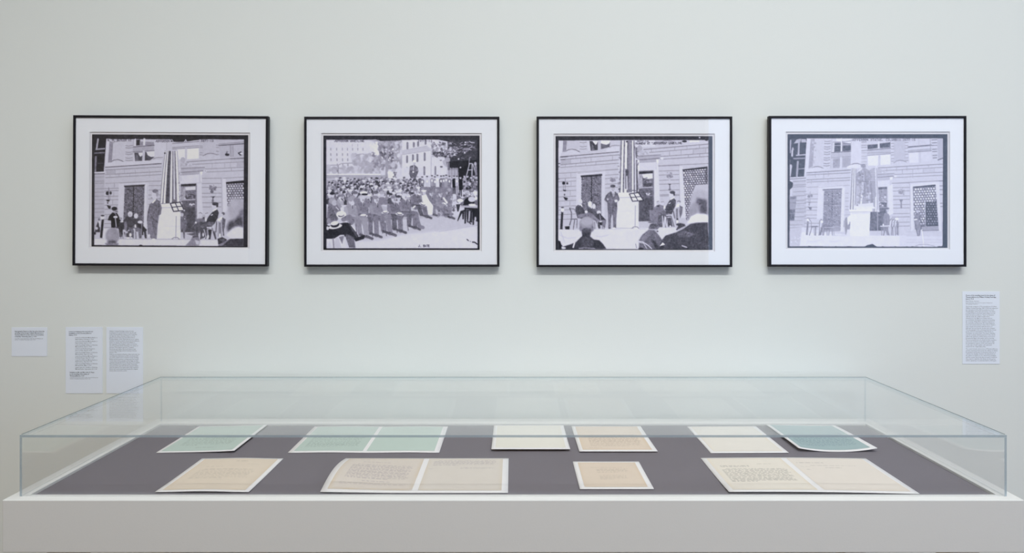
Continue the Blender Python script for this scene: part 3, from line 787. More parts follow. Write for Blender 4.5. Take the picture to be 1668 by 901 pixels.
    P('700,1110 745,1130 735,1230 705,1310 690,1200', 98); E(685, 1050, 28, 20, 120); E(680, 1075, 24, 26, 200); P('625,1140 660,1080 700,1080 690,1130', 216); L('675,1140 680,1380', 22, 176); L('655,1160 655,1310', 14, 60); L('640,1160 630,1380', 14, 170); E(660, 1320, 14, 16, 46); E(662, 1355, 16, 26, 218)
    # foreground heads and shoulders
    P('220,1440 260,1385 340,1380 385,1440 350,1480 280,1475 220,1470', 96, 3); E(300, 1415, 66, 32, 84, 4); P('260,1470 340,1470 365,1520 300,1530', 176, 3); E(355, 1505, 12, 12, 70, 2)
    P('70,1640 120,1560 220,1480 310,1490 370,1560 415,1620 440,1700 380,1780 70,1780', 92, 4); P('250,1610 330,1680 400,1780 330,1780', 62, 8); P('100,1600 220,1500 240,1560 130,1700', 110, 8); E(100, 1770, 40, 14, 48, 3)
    L('45,1775 15,1690 40,1660 120,1665 210,1720 265,1775', 15, 206); L('60,1670 140,1690 190,1770', 12, 196); L('30,1760 20,1700', 7, 90)
    P('640,1480 700,1375 770,1390 790,1420 740,1460 660,1490', 70, 3); E(690, 1400, 50, 20, 60, 3); P('660,1480 780,1420 760,1450 680,1490', 176, 2)
    P('830,1190 960,1080 1100,1020 1135,1060 1135,900 1000,900 880,960', 182, 18); E(1020, 1000, 150, 130, 176, 22); P('960,990 1120,1020 1128,1240 1010,1230 940,1110', 84, 14); E(930, 1150, 70, 80, 150, 16); P('840,1180 900,1140 960,1240 830,1330', 150, 14)
    P('800,1390 870,1270 960,1230 1080,1235 1140,1260 1145,1370 880,1375', 216, 7)
    P('360,1770 420,1640 480,1570 640,1520 760,1460 860,1390 960,1370 1130,1368 1140,1560 1160,1785 360,1785', 70, 4); P('640,1560 760,1500 960,1540 850,1590 700,1590', 94, 10); P('385,1735 435,1675 470,1710', 232); L('735,1728 805,1752', 16, 190); L('820,1530 840,1530', 10, 150, 3); P('420,1720 470,1760 360,1785', 60)
    # near viewer at the left: seen from behind
    c.o(0, 901)
    P('60,740 100,800 130,840 230,810 330,770 400,700 440,670 540,680 610,730 690,740 750,800 800,875 60,885', 58, 3); P('430,690 560,690 620,800 520,860 420,850', 76, 10); P('420,610 570,600 550,690 430,680', 62, 4)
    E(495, 490, 112, 110, 142, 5); E(500, 450, 92, 66, 168, 10); E(500, 590, 86, 40, 76, 8); E(410, 560, 26, 40, 110, 6); E(585, 560, 24, 40, 112, 6)
    P('60,740 90,760 120,850 60,885', 40); L('310,780 290,850', 22, 214); L('118,850 165,862', 20, 216); L('380,868 460,860 620,868', 10, 150, 2); E(140, 870, 30, 10, 200)
    c.o(0, 0)
    P('18,38 62,38 56,1800 18,1800', 46); P('2372,38 2445,38 2445,1800 2392,1800 2372,1450', 48); P('18,1782 2445,1782 2445,1800 18,1800', 36); P('18,38 2445,38 2445,96 1233,98 60,106', 52); E(2236, 58, 12, 10, 210)
    c.text('3077-14', 1272, 104, 26, 56, 6, 1.0); c.text('McANENY AT "JEFFERSON" UNVEILING', 1253, 152, 30, 44, 6, .74, -.012)
    return c


def photo_statue():
    c = Pic(22, 36, 2490, 1790, 52, seed=11)
    P, L, E = c.P, c.L, c.E
    P('60,100 2418,102 2412,1768 50,1760', 192)
    # left bay windows
    P('60,98 320,98 300,350 275,690 60,700', 62); P('120,180 160,120 230,105 220,165', 170); P('235,110 300,110 315,160 235,165', 168); L('200,120 190,350', 26, 165); L('160,362 300,352', 18, 176); L('120,412 300,404', 22, 130); L('180,460 165,690', 28, 150); L('195,572 280,566', 9, 176); E(102, 265, 14, 24, 180); L('95,290 92,370', 26, 190); L('70,130 62,320', 16, 180); P('60,560 85,560 70,690 60,690', 196); E(72, 540, 18, 40, 190)
    P('60,712 300,690 302,712 60,735', 198); L('62,728 300,712', 11, 96); P('105,740 305,730 300,1500 50,1500', 182); c.lines(110, 305, (765, 822, 850, 926, 990, 1060, 1110, 1190, 1240, 1310), 9, 130, -10)
    P('22,740 100,780 105,800 98,850 60,890 40,901 22,901', 52); c.lines(60, 250, (1370, 1435, 1480), 8, 142, -6)
    P('318,102 380,102 345,560 285,690', 200); P('380,110 440,110 410,540 345,560', 150, 4); P('440,106 605,106 580,560 410,550', 190); c.blobs(20, 400, 120, 450, 480, 8, 18, 150, 200)
    L('395,560 440,538 490,532 540,545 582,572', 10, 104); P('320,590 420,548 560,560 620,580 320,625', 198)
    for y in (145, 178, 230, 262, 312, 345, 400, 432, 485, 520):
        L([(600 - y * .04, y), (645 - y * .04, y + 6), (690 - y * .04, y - 4)], 10, 122)
        L([(1160, y - 20), (1240, y - 24)], 9, 124 if y < 330 else 160)
    L('705,110 690,560', 8, 164)
    # middle windows
    P('720,155 1000,130 998,300 720,320', 130); P('745,180 845,172 838,298 740,310', 70); P('870,205 998,190 998,285 865,298', 74); P('775,102 860,102 855,150 775,150', 210); P('875,104 998,104 998,180 870,160', 205); L('735,170 730,315', 20, 208); L('855,100 850,305', 24, 210); L('720,212 998,198', 8, 190); L('865,155 1000,138', 8, 110)
    L('700,322 1000,302', 12, 96); P('700,335 1000,312 1000,385 700,405', 176); L('700,402 1000,380', 8, 128); P('720,415 830,405 825,550 720,558', 150); c.blobs(30, 725, 420, 820, 545, 8, 18, 130, 176); P('868,402 998,392 990,540 865,548', 158); L('848,402 842,550', 34, 196)
    P('1000,110 1160,106 1160,480 1000,500', 198); L('985,512 1050,488 1100,486 1150,505', 11, 116); P('930,540 1000,505 1140,500 1150,560 940,565', 206)
    for a, b, w, t in ((632, 588, 11, 100), (665, 630, 9, 118), (740, 705, 9, 122), (775, 744, 9, 126), (855, 822, 7, 142)):
        L([(318, a), (1000, b)], w, t)
    for x, y in ((450, 640), (580, 662), (650, 625), (390, 745), (645, 720)):
        L([(x, y), (x, y + 60)], 6, 150)
    # upper right
    c.o(1252, 0)
    P('0,200 160,190 160,250 5,268', 74); P('190,180 355,160 355,240 192,250', 74); L('175,150 172,270', 22, 206); L('0,285 358,252', 12, 92); P('0,300 360,262 360,320 0,345', 178); L('0,328 358,318', 7, 128); L('0,362 360,334', 9, 124); P('5,372 170,362 165,520 10,520', 212); P('200,360 355,350 355,505 200,512', 212); L('184,360 184,520', 22, 188)
    P('405,106 585,104 590,445 410,450', 180); L('408,478 450,448 500,438 550,444 598,462', 9, 112)
    for y in (178, 225, 265, 320, 358, 415, 452):
        L([(368, y), (408, y - 2)], 9, 130); L([(582, y - 12), (628, y - 14)], 9, 130)
    for y in (125, 172, 210, 270, 305, 365, 402):
        L([(985 + y * .07, y), (1070, y - 4)], 12, 104)
    L('630,235 985,205', 16, 72); L('632,292 985,265', 9, 116); L('632,314 985,290', 11, 100); P('640,330 785,318 790,472 650,478', 204); P('830,318 980,306 985,450 835,466', 196); L('808,320 815,470', 22, 184); L('790,110 790,200', 22, 186); P('1075,108 1165,108 1165,400 1090,420', 172); L('1090,432 1160,406', 16, 80); L('970,110 975,300', 10, 150)
    L('170,556 1165,496', 10, 112)
    for a, b, x in ((598, 546, 250), (658, 622, 420), (706, 668, 400), (792, 750, 380)):
        L([(x, a), (1165, b)], 8, 124)
    for x, y in ((300, 555), (450, 548), (610, 535), (780, 525), (945, 512), (540, 590), (700, 580), (860, 570), (1030, 560), (700, 650)):
        L([(x, y), (x, y + 62)], 6, 148)
    P('865,570 1030,560 1030,620 865,630', 184); c.lines(1110, 1165, (756, 832, 890, 966, 1100, 1150), 12, 110)
    P('130,640 415,640 400,680 140,700', 176); L('130,660 415,640', 9, 126); L('145,705 400,684', 14, 124); P('150,560 210,575 300,630 150,640', 178); c.blobs(10, 160, 580, 260, 630, 6, 12, 150, 205); P('345,700 390,690 385,740 350,740', 212); E(435, 685, 20, 18, 206)
    P('150,720 345,705 345,840 150,860', 202); P('150,720 345,705 345,740 150,755', 178)
    c.lines(385, 650, (792, 862, 914, 992, 1046, 1124, 1176, 1262, 1314, 1396, 1454), 8, 130, -6); L('655,800 668,1500', 8, 164); L('540,862 540,912', 6, 150)
    P('660,800 1110,770 1140,1560 1100,1520 1050,830 705,850 715,1500 670,1540', 204)
    # right grille, half opened
    P('700,850 1050,815 1100,1520 735,1500', 84); c.grille('705,860 1052,830 1068,1060 900,1080 895,1450 835,1440 720,1330', 96, 206, 40, 38, -.05, .37); c.grille('905,1082 1068,1055 1092,1450 910,1450', 64, 128, 38, 38, 0, .3); P('705,845 1050,812 1052,838 710,862', 52); L('885,1060 905,1450', 14, 196); L('905,1150 910,1440', 18, 60); P('835,1460 1095,1450 1102,1518 840,1525', 150); L('840,1522 1100,1516', 10, 100)
    # lamps
    E(520, 935, 44, 26, 134); c.blobs(18, 478, 890, 566, 965, 6, 13, 110, 200); P('490,1040 552,1040 530,1085 510,1085', 110); L('522,1080 522,1170', 22, 120)
    # doorway
    P('150,855 302,845 302,1520 30,1525 50,1200 150,1150', 92); P('152,862 302,850 302,878 152,890', 84); P('155,890 305,880 305,1060 160,1070', 146); c.blobs(40, 160, 890, 300, 1160, 8, 18, 100, 206); L('160,1080 305,1076', 10, 196); L('155,1166 300,1162', 12, 140); L('158,1170 158,1520', 14, 150); P('312,850 390,800 400,1260 330,1290', 206)
    # low terrace and base
    c.o(0, 901)
    P('55,590 250,570 1060,700 2412,690 2412,870 50,862', 200); P('240,640 1000,690 1750,700 1750,860 210,855', 208); L('720,695 1000,698', 5, 178); c.lines(1860, 2405, (640, 700, 760, 800), 5, 178); P('55,600 240,570 210,850 55,860', 184, 6); c.blobs(16, 70, 700, 230, 830, 8, 18, 176, 206)
    L('330,780 430,790 520,770', 6, 190, 3); L('660,780 760,795 840,770', 6, 190, 3)
    P('60,95 160,95 125,462 50,462', 112); P('60,140 150,135 140,290 55,290', 146); L('55,192 150,190', 8, 96); P('50,300 138,295 122,462 50,462', 88); L('60,355 130,352', 6, 150)
    c.lines(165, 275, (170, 232, 306, 345, 418), 6, 156)
    c.lines(285, 510, (60, 132, 182, 258, 306, 380, 430, 508, 560), 8, 140)
    E(350, 92, 22, 22, 120); E(392, 85, 18, 22, 130); L('370,20 365,180', 6, 140); L('340,100 345,180', 5, 140); P('330,180 382,185 360,205', 120); E(355, 220, 8, 12, 120); P('335,248 395,262 388,302 362,295', 104)
    P('500,-60 582,-20 560,440 470,440', 202); P('500,-60 880,-80 880,-20 850,10 582,15 560,-20', 202); L('505,-45 875,-75', 6, 160)
    c.grille('585,10 858,-6 835,625 545,640 570,430', 104, 172, 22, 21, 0, .36); L('712,10 705,420', 12, 92); L('580,214 850,208', 8, 104); L('572,-6 858,-20', 20, 96); P('540,560 830,552 825,625 540,632', 150)
    P('860,-20 905,-60 890,640 835,640', 206); c.lines(912, 960, (45, 118, 165, 248, 298), 8, 150)
    # bentwood chairs on the left
    P('325,470 350,460 332,690 305,684', 110); E(342, 455, 24, 22, 214); L('325,425 375,432', 9, 120); L('350,440 390,490 385,560', 10, 130); L('395,560 480,555', 18, 100); L('395,575 358,690', 12, 110); L('455,570 452,690', 16, 112); L('430,580 436,690', 8, 140)
    for x in (540, 610, 690):
        L([(x - 30, 560), (x - 22, 470), (x, 445), (x + 24, 480), (x + 14, 560)], 9, 116); L([(x - 20, 570), (x - 34, 690)], 11, 116); L([(x + 18, 570), (x + 22, 690)], 10, 124)
    E(552, 485, 22, 22, 214); P('540,570 560,560 540,690 510,690', 104); P('580,520 700,540 690,600 580,610', 112); L('590,570 740,572', 10, 190); L('735,575 738,690', 7, 140)
    # attendant half hidden by the base
    P('905,440 930,410 990,430 995,500 985,600 930,650 915,690 905,560', 138); E(935, 385, 22, 34, 190); L('900,380 985,375', 9, 160); P('940,420 990,380 985,500 950,540', 216); L('895,470 890,560', 12, 150); L('985,490 975,560', 14, 110); P('920,560 985,540 980,620 920,650', 136)
    # statue between two flags
    c.o(0, 0)
    P('990,1235 1300,1230 1288,1480 1288,1605 940,1605 985,1480', 213); P('962,1185 1290,1160 1345,1205 1345,1232 985,1235', 218); L('975,1236 1300,1230', 8, 172); L('1010,1258 1296,1252', 5, 186); L('1070,1390 1200,1388', 4, 196); P('940,1500 985,1500 985,1605 930,1605', 204)
    flag(c, (1000, 1075), (960, 1075), 560, 1195, (196, 118, 214, 124, 212, 140), (1, .7, 1, .7, 1, .6)); P('1075,570 1120,590 1140,650 1090,760 1060,1170 1060,900', 188)
    P('1075,575 1100,600 1360,640 1380,1180 1060,1180', 176); flag(c, (1350, 1400), (1330, 1440), 560, 1230, (172, 126, 210, 140, 208, 120), (1, .6, 1, .6, 1, .5))
    P('1160,700 1252,600 1360,555 1372,620 1385,1000 1330,1010 1240,900', 154)
    for y in range(590, 760, 26):
        for x in range(1290, 1362, 22):
            E(x + (y // 26 % 2) * 11, y, 6, 6, 212)
    P('1380,500 1402,520 1420,900 1440,1240 1395,1230 1378,700', 202); E(1388, 520, 16, 16, 206); L('1395,560 1415,1200', 8, 136)
    P('1150,600 1200,545 1270,590 1320,680 1300,760 1312,900 1330,1000 1345,1180 1130,1180 1125,1040 1150,960 1110,780 1070,740 1085,640', 156)
    E(1195, 540, 34, 42, 162); E(1190, 520, 36, 24, 130); L('1180,545 1205,545', 7, 110); L('1195,570 1210,575', 6, 110); L('1160,640 1090,700 1120,760 1250,740', 30, 142); L('1270,620 1310,700 1240,750', 26, 144); L('1180,600 1200,760', 12, 190); L('1215,600 1230,780', 10, 118); L('1150,760 1310,770', 12, 110)
    L('1180,780 1170,1000 1150,1130', 26, 190); L('1250,790 1265,960', 34, 132); L('1165,975 1155,1130', 22, 214); L('1210,800 1215,1000', 14, 110); L('1305,800 1330,1150', 26, 130); L('1275,980 1285,1160', 18, 196); P('1060,1120 1340,1090 1350,1180 1060,1180', 206); L('1240,1060 1340,1040', 18, 130); E(1095, 1130, 14, 10, 120); L('1080,740 1060,1130', 10, 134); c.blobs(60, 1090, 620, 1320, 1100, 8, 18, 116, 200, 1)
    L('1095,620 1170,560', 10, 210); P('1050,1150 1360,1150 1370,1182 1050,1190', 212)
    # figures at the right
    c.o(1252, 901)
    P('245,420 260,360 310,330 345,400 345,450 320,560 330,690 300,690 280,600 255,690 240,560 235,470', 128); E(312, 300, 22, 36, 186); E(310, 278, 28, 14, 90); P('300,335 325,345 320,370', 214); L('248,400 240,520', 14, 112); E(245, 530, 14, 16, 212); L('290,400 300,560', 7, 104)
    for x in (360, 400, 440):
        L([(x - 30, 560), (x - 16, 470), (x + 14, 435), (x + 30, 520), (x + 34, 690)], 14, 124); L([(x - 14, 560), (x - 8, 480), (x + 16, 455)], 12, 210)
    L('205,552 340,546', 18, 206); L('225,570 220,690', 10, 130); L('280,570 250,690', 16, 118); L('300,570 335,690', 14, 118); P('450,470 482,500 480,690 450,680', 122); E(455, 440, 30, 22, 214); E(380, 440, 16, 16, 160); L('380,560 370,690', 12, 120)
    P('740,360 780,345 815,370 825,440 800,470 825,540 815,690 790,690 780,560 770,690 745,560 730,520 715,440', 116); E(772, 315, 24, 34, 184); E(775, 296, 26, 12, 116); P('715,445 770,435 770,455 725,465', 224); L('800,400 820,470', 14, 90); P('740,480 800,480 800,520 760,530', 140); E(785, 695, 22, 10, 120); L('840,600 870,870', 10, 222); E(830, 490, 14, 20, 84); L('740,530 775,680', 16, 96)
    L('740,860 800,835 920,832 1030,858', 8, 150)
    # torn lower edge
    c.o(0, 0)
    P('22,36 60,36 52,1800 22,1800', 50); P('2418,36 2500,36 2500,1800 2395,1800 2412,1740', 50); P('22,36 2500,36 2500,102 22,98', 52)
    q = [(22, 1800), (50, 1762)]
    for x in range(80, 2400, 38):
        q.append((x, 1770 + c.rng.uniform(-9, 9) - (46 * max(0, 1 - abs(x - 1310) / 110)) - 16 * max(0, 1 - abs(x - 340) / 30)))
    P(q + [(2410, 1764), (2500, 1720), (2500, 1800)], 48)
    c.text('JEFFERSON STATUE, COLUMBIA', 1010, 108, 30, 66, 6, .98); c.text('3077-15', 1800, 108, 30, 66, 6, .95)
    return c


# ------------------------------------------------------------------ framed photographs
def tint(t):
    """silver-print tone (0..255) to linear ink reflectance, slightly lilac in the mid-tones"""
    t = t + 17 * np.exp(-((t - 105) / 42) ** 2)
    k = np.clip(1 - np.abs(t - 135) / 90, 0, 1)
    g = np.stack([t - 1, t - 3 * k, t + 3 + 11 * np.clip(t / 130, 0, 1)], -1)
    return np.clip(lin(np.clip(g, 0, 255)) * 1.36 - .018, .005, .9)


FD, GAP = .020, .009                    # frame depth and stand-off from the wall
LIP = .0076


def framed_photo(fr, im, pic, label, roll=0.):
    x0, z0, x1, z1 = fr
    cx, cz = (x0 + x1) / 2, (z0 + z1) / 2
    root = tag(empty('framed_photograph', (cx, 0, cz)), label, 'framed photo', 'framed archival photographs on the wall')
    root.rotation_euler = (0, math.radians(roll), 0)
    a, b = (x1 - x0) / 2, (z1 - z0) / 2
    yf, yb = -(FD + GAP), -GAP
    corner = [(-a, -b), (a, -b), (a, b), (-a, b)]
    inner = [(-a + LIP, -b + LIP), (a - LIP, -b + LIP), (a - LIP, b - LIP), (-a + LIP, b - LIP)]
    for k in range(4):
        n = (k + 1) % 4
        o, i = corner, inner
        e = .0012                                                 # eased front edge
        def mv(p, q, t):
            L = math.hypot(q[0] - p[0], q[1] - p[1])
            return (p[0] + (q[0] - p[0]) * t / L, p[1] + (q[1] - p[1]) * t / L)
        vs_ = []
        for c0, c1 in ((o[k], i[k]), (o[n], i[n])):
            m0 = mv(c0, c1, e * 1.4)
            m1 = mv(c1, c0, e * 1.4)
            vs_ += [(c0[0], yb, c0[1]), (c0[0], yf + e, c0[1]), (m0[0], yf, m0[1]), (m1[0], yf, m1[1]), (c1[0], yf + e, c1[1]), (c1[0], yb, c1[1])]
        fs = [(j, j + 1, j + 7, j + 6) for j in range(5)] + [(5, 0, 6, 11), (0, 5, 4, 3, 2, 1), (6, 7, 8, 9, 10, 11)]
        pydata('frame_rail', vs_, fs, 'frame', root)
    ia, ib = a - LIP, b - LIP
    box('glazing', -ia, ia, yf + .0022, yf + .0042, -ib, ib, 'glazing', root)
    # window mat with a bevelled opening
    m0, m1 = im[0] - cx - .0052, im[2] - cx + .0052
    n0, n1 = im[1] - cz - .0042, im[3] - cz + .0062
    ym, yp = yf + .0048, yf + .0076
    w = .0022
    vv = [(-ia, ym, -ib), (ia, ym, -ib), (ia, ym, ib), (-ia, ym, ib), (m0 - w, ym, n0 - w), (m1 + w, ym, n0 - w), (m1 + w, ym, n1 + w), (m0 - w, ym, n1 + w), (m0, yp, n0), (m1, yp, n0), (m1, yp, n1), (m0, yp, n1)]
    ff = [(k, (k + 1) % 4, 4 + (k + 1) % 4, 4 + k) for k in range(4)]
    pydata('window_mat', vv, ff, 'matboard', root)
    pydata('mat_bevel', vv[4:], ff, 'core', root)
    rect('print_margin', m0 - .003, m1 + .003, n0 - .003, n1 + .003, yp + .0004, 'paper', root)
    nx, ny = 390, 282
    t = pic.finish(nx, ny)
    X, Z = np.meshgrid(np.linspace(im[0] - cx, im[2] - cx, nx), np.linspace(im[3] - cz, im[1] - cz, ny))
    ink_grid('photograph', nx, ny, np.stack([X, np.full_like(X, yp - .0001), Z], -1), tint(t), 'ink', root)
    box('backing_board', -ia, ia, yp + .001, yb, -ib, ib, 'backing', root)
    for sx in (-1, 1):
        box('wall_spacer', sx * a * .8 - .012, sx * a * .8 + .012, yb, 0, b - .04, b - .016, 'backing', root)
    return root


framed_photo((-1.5135, 1.4261, -.8439, 1.9428), (-1.4518, 1.4917, -.914, 1.8781), photo_speaker(),
             'black framed photograph of a speaker standing left of a striped draped pedestal', .3)
framed_photo((-.7186, 1.4235, -.0477, 1.9394), (-.654, 1.4815, -.1158, 1.8751), photo_crowd(),
             'black framed photograph of a large seated outdoor crowd holding straw hats')
framed_photo((.0806, 1.4223, .7528, 1.9401), (.1459, 1.4815, .6865, 1.8733), photo_address(),
             'black framed photograph with a man facing us and dark foreground heads and shoulders')
framed_photo((.8794, 1.4235, 1.5574, 1.942), (.945, 1.4885, 1.4959, 1.8801), photo_statue(),
             'black framed photograph of an unveiled statue between flags, hazed by window reflection')


# ------------------------------------------------------------------ wall labels
def lettering(lines, x, z, size, pitch, width, parent, y, bold=0.):
    """printed lines as a flat mesh; the block is set to the given width in metres"""
    cu = bpy.data.curves.new('lettering', 'FONT')
    cu.body = '\n'.join(lines)
    cu.size = 1.0
    cu.space_line = pitch / size
    cu.resolution_u = 1
    cu.offset = bold
    ob = bpy.data.objects.new('lettering_source', cu)
    C.objects.link(ob)
    bpy.context.view_layer.update()
    me = bpy.data.meshes.new_from_object(ob.evaluated_get(bpy.context.evaluated_depsgraph_get()))
    bpy.data.objects.remove(ob)
    bpy.data.curves.remove(cu)
    co = np.empty(len(me.vertices) * 3, np.float32)
    me.vertices.foreach_get('co', co)
    co = co.reshape(-1, 3)
    sx = width / co[:, 0].max()
    out = np.stack([x + co[:, 0] * sx, np.full(len(co), y), z - size * .72 + co[:, 1] * size], 1)
    me.vertices.foreach_set('co', out.reshape(-1).astype(np.float32))
    me.materials.clear()
    me.update()
    me.name = 'lettering'
    o = link('lettering', me, parent, ('text',))
    o['kind'] = 'stuff'
    return o


def wall_label(x0, z0, x1, z1, blocks, label):
    cx = (x0 + x1) / 2
    card = box('wall_label', x0 - cx, x1 - cx, -.001, 0, 0, z1 - z0, 'label', None)
    card.location = (cx, -.0002, z0)
    tag(card, label, 'wall label', 'printed text labels on the wall')
    for dx, dz, size, pitch, width, bold, lines in blocks:
        lettering(lines, x0 - cx + dx, z1 - z0 - dz, size, pitch, width, card, -.0012, bold)


PX = 2.498 / 1172            # one photograph pixel on the wall in metres
wall_label(-1.7424, 1.111, -1.6192, 1.2116, [
    (5.2 * PX, 5.3 * PX, .0058, 2.85 * PX, 48.5 * PX, .022, ['Stenographic Report of the Speeches from the', 'unveiling of the Joseph Pulitzer Monument to', 'Thomas Jefferson at the School of Journalism,', 'Columbia University, June 2, 1914']),
    (5.3 * PX, 17.6 * PX, .0038, 1.9 * PX, 46 * PX, 0, ['Columbia University Archives, Rare Book & Manuscript', 'Library, Columbia University, New York'])],
    'small square text label, only its upper half printed, leftmost on the wall')
letters = [('Letter from Nicholas Murray Butler to', 'Ralph Pulitzer, February 2, 1914'), ('Letter from Nicholas Murray Butler to', 'Ralph Pulitzer, April 2, 1914'),
           ('Letter from Ralph Pulitzer to Nicholas', 'Murray Butler, April 6, 1914'), ('Letter from Frederick Keppel to', 'John G. Pratt, April 8, 1914'),
           ('Letter from Ralph Pulitzer to Nicholas', 'Murray Butler, April 14, 1914'), ('Letter from Nicholas Murray Butler to', 'Frederick Keppel, April 20, 1914'),
           ('Letter from Nicholas Murray Butler to', 'Ralph Pulitzer, April 28, 1914'), ('Letter from Ralph Pulitzer to Nicholas', 'Murray Butler, May 2, 1914'),
           ('Letter, John W. Cunliffe to Nicholas', 'Murray Butler, September 28, 1914')]
b2 = [(5.4 * PX, 6.2 * PX, .0056, 2.85 * PX, 39 * PX, .02, ['Letters pertaining to the removal and', 'installation of the Thomas Jefferson', 'Statue, 1914'])]
for k, two in enumerate(letters):
    b2.append((15.8 * PX + k * .02 * PX, (16.1 + 6.06 * k) * PX, .0054, 2.8 * PX, (36 if len(two[0]) > 32 else 32) * PX, .002, list(two)))
b2.append((6.8 * PX, 72.6 * PX, .0058, 2.9 * PX, 40 * PX, .026, ['Invitation to Mr. and Mrs. John G. Hope', 'to the unveiling of the statue of', 'Thomas Jefferson, 1914']))
b2.append((7 * PX, 81.6 * PX, .0038, 1.9 * PX, 46 * PX, 0, ['Columbia University Archives, Rare Book & Manuscript', 'Library, Columbia University, New York']))
wall_label(-1.5546, .9824, -1.4268, 1.2126, b2, 'tall text label listing nine indented letters under a bold heading')
wall_label(-1.4131, .9824, -1.2861, 1.2126, [
    (5.2 * PX, 5.6 * PX, .0053, 2.66 * PX, 48.6 * PX, .0, [
        'William Ordway Partridge sculpted bronze', 'monuments for several sites in the city, the gift', 'of the Thomas Jefferson statue to the University',
        'through the estate of Joseph Pulitzer in 1914,', 'placed in front of the new Journalism School,', 'President Butler of the University wrote to confirm',
        'whether a location could be chosen for the Jefferson', 'Statue on campus. The letters from Butler to', 'the organizers of the Pulitzer estate concern the',
        'site, the pedestal and the lettering to be carved on', 'the base. The sculptor agreed to complete', 'the bronze and deliver the model when it was',
        'received by Partridge and the foundry, between', 'January 1914.']),
    (5.2 * PX, 43.4 * PX, .0053, 2.66 * PX, 49.5 * PX, .0, [
        'With an assortment of lantern slides and print, the', 'unveiling was planned as a public ceremony with', 'speeches, a band, and a reception in the building.',
        'Butler and the trustees corresponded for weeks', 'on the text of the pedestal, on the flags, and the', 'seating of the guests before the School on campus.',
        'The invitation sent to guests of the University', 'announced the exercises for the second of June,', 'with its address, hour and order of the speakers',
        'listed, and is presented here beside the original', 'letters that record the event.'])],
    'tall text label with two paragraphs and no heading, beside the letter list')
wall_label(1.5602, 1.0847, 1.6893, 1.3363, [
    (5.4 * PX, 5.2 * PX, .0058, 2.95 * PX, 49.5 * PX, .024, ['Photos of the unveiling event for the statue of', 'Thomas Jefferson by William Ordway Partridge,', 'June 2, 1914']),
    (5.4 * PX, 14.8 * PX, .005, 2.6 * PX, 21.5 * PX, 0, ['Bain News Service']),
    (5.4 * PX, 17.8 * PX, .0038, 2.0 * PX, 43 * PX, 0, ['Reproductions, Library of Congress Prints and', 'Photographs Division']),
    (5.4 * PX, 23.6 * PX, .0053, 2.72 * PX, 52 * PX, .0, [
        'The bronze sculpture of Thomas Jefferson (1914) by', 'William Ordway Partridge (1861-1930) was influenced', 'by a description of the third president as a bold',
        'founding figure of the arts and sciences, the statue', 'portrayed with bowed head, hands clasped at rest', 'before an unseen audience. "Open" in character',
        'with his cloak, the sculptor preferred an', 'informal pose, the figure as a thinker and not', 'as a statesman. During the ceremony of unveiling,',
        'the covering of flags fell, to applause of guests of', 'the university and the press, on a raised platform', 'before the arched entrance of the School. Visitors',
        'may compare the pictures with the letters of', 'that year, and see how the site has since changed.', 'The photographs of the ceremony show the crowd,',
        'guests of honor and members of the faculty, in', 'straw hats, on rented chairs. The mayor, standing', 'near the pedestal, and the president of the school',
        'address the audience, and the statue is presented', 'between the flags to the public, and to posterity.', 'The four pictures here are shown in their sequence,',
        'as far as the numbers on the plates allow it, with', 'the handwritten captions of the news agency left', 'on the edge of each negative, and each print', 'made from the original glass plate.']),
    (5.4 * PX, 92.6 * PX, .0053, 2.72 * PX, 52 * PX, .0, [
        'The controversial connections of Thomas Jefferson', 'and the monument have been the subject of debate', 'by students and faculty of several generations. In',
        'context, the display considers the placement of', 'the statue in relation to the school of journalism,', 'and the events that took place around it, and how',
        'they came to stand for the ideals of a free press', 'and for questions of commemoration of the past.'])],
    'tall densely printed text label below the lower corner of the statue photograph')

# ------------------------------------------------------------------ display table
TOP = .900
table = tag(empty('display_table', (0, -.4, 0)), 'long white painted display table with a dark grey recessed deck', 'table')
TX, TY0, TY1 = 1.2255, -.775, -.022          # world; parts below are relative to the empty
DX, DY0, DY1 = 1.182, -.738, -.088
# body: top rim, recess and apron in one piece
oy = .4
AP = TOP - .1265
vv = [(-TX, TY0 + oy, TOP), (TX, TY0 + oy, TOP), (TX, TY1 + oy, TOP), (-TX, TY1 + oy, TOP),
      (-DX, DY0 + oy, TOP), (DX, DY0 + oy, TOP), (DX, DY1 + oy, TOP), (-DX, DY1 + oy, TOP),
      (-DX, DY0 + oy, TOP - .012), (DX, DY0 + oy, TOP - .012), (DX, DY1 + oy, TOP - .012), (-DX, DY1 + oy, TOP - .012),
      (-TX, TY0 + oy, AP), (TX, TY0 + oy, AP), (TX, TY1 + oy, AP), (-TX, TY1 + oy, AP)]
ff = [(k, (k + 1) % 4, 4 + (k + 1) % 4, 4 + k) for k in range(4)] + [(4 + k, 4 + (k + 1) % 4, 8 + (k + 1) % 4, 8 + k) for k in range(4)] + [(8, 9, 10, 11)] + \
     [(12 + k, 12 + (k + 1) % 4, (k + 1) % 4, k) for k in range(4)] + [(15, 14, 13, 12)]
body = pydata('table_body', vv, ff, 'table', table)
bm = bmesh.new()
bm.from_mesh(body.data)
bm.edges.ensure_lookup_table()
bm.verts.ensure_lookup_table()
outer = [e for e in bm.edges if all(abs(abs(v_.co.x) - TX) < 1e-6 for v_ in e.verts) or (all(v_.co.z > TOP - 1e-6 for v_ in e.verts) and all(v_.co.y < TY0 + oy + 1e-6 for v_ in e.verts))]
bmesh.ops.bevel(bm, geom=outer, offset=.0022, segments=3, profile=.5, affect='EDGES')
bm.to_mesh(body.data)
bm.free()
DECK = TOP - .005
box('deck_board', -DX + .002, DX - .002, DY0 + oy + .0015, DY1 + oy - .002, TOP - .0118, DECK, 'deck', table, .0008, 1)
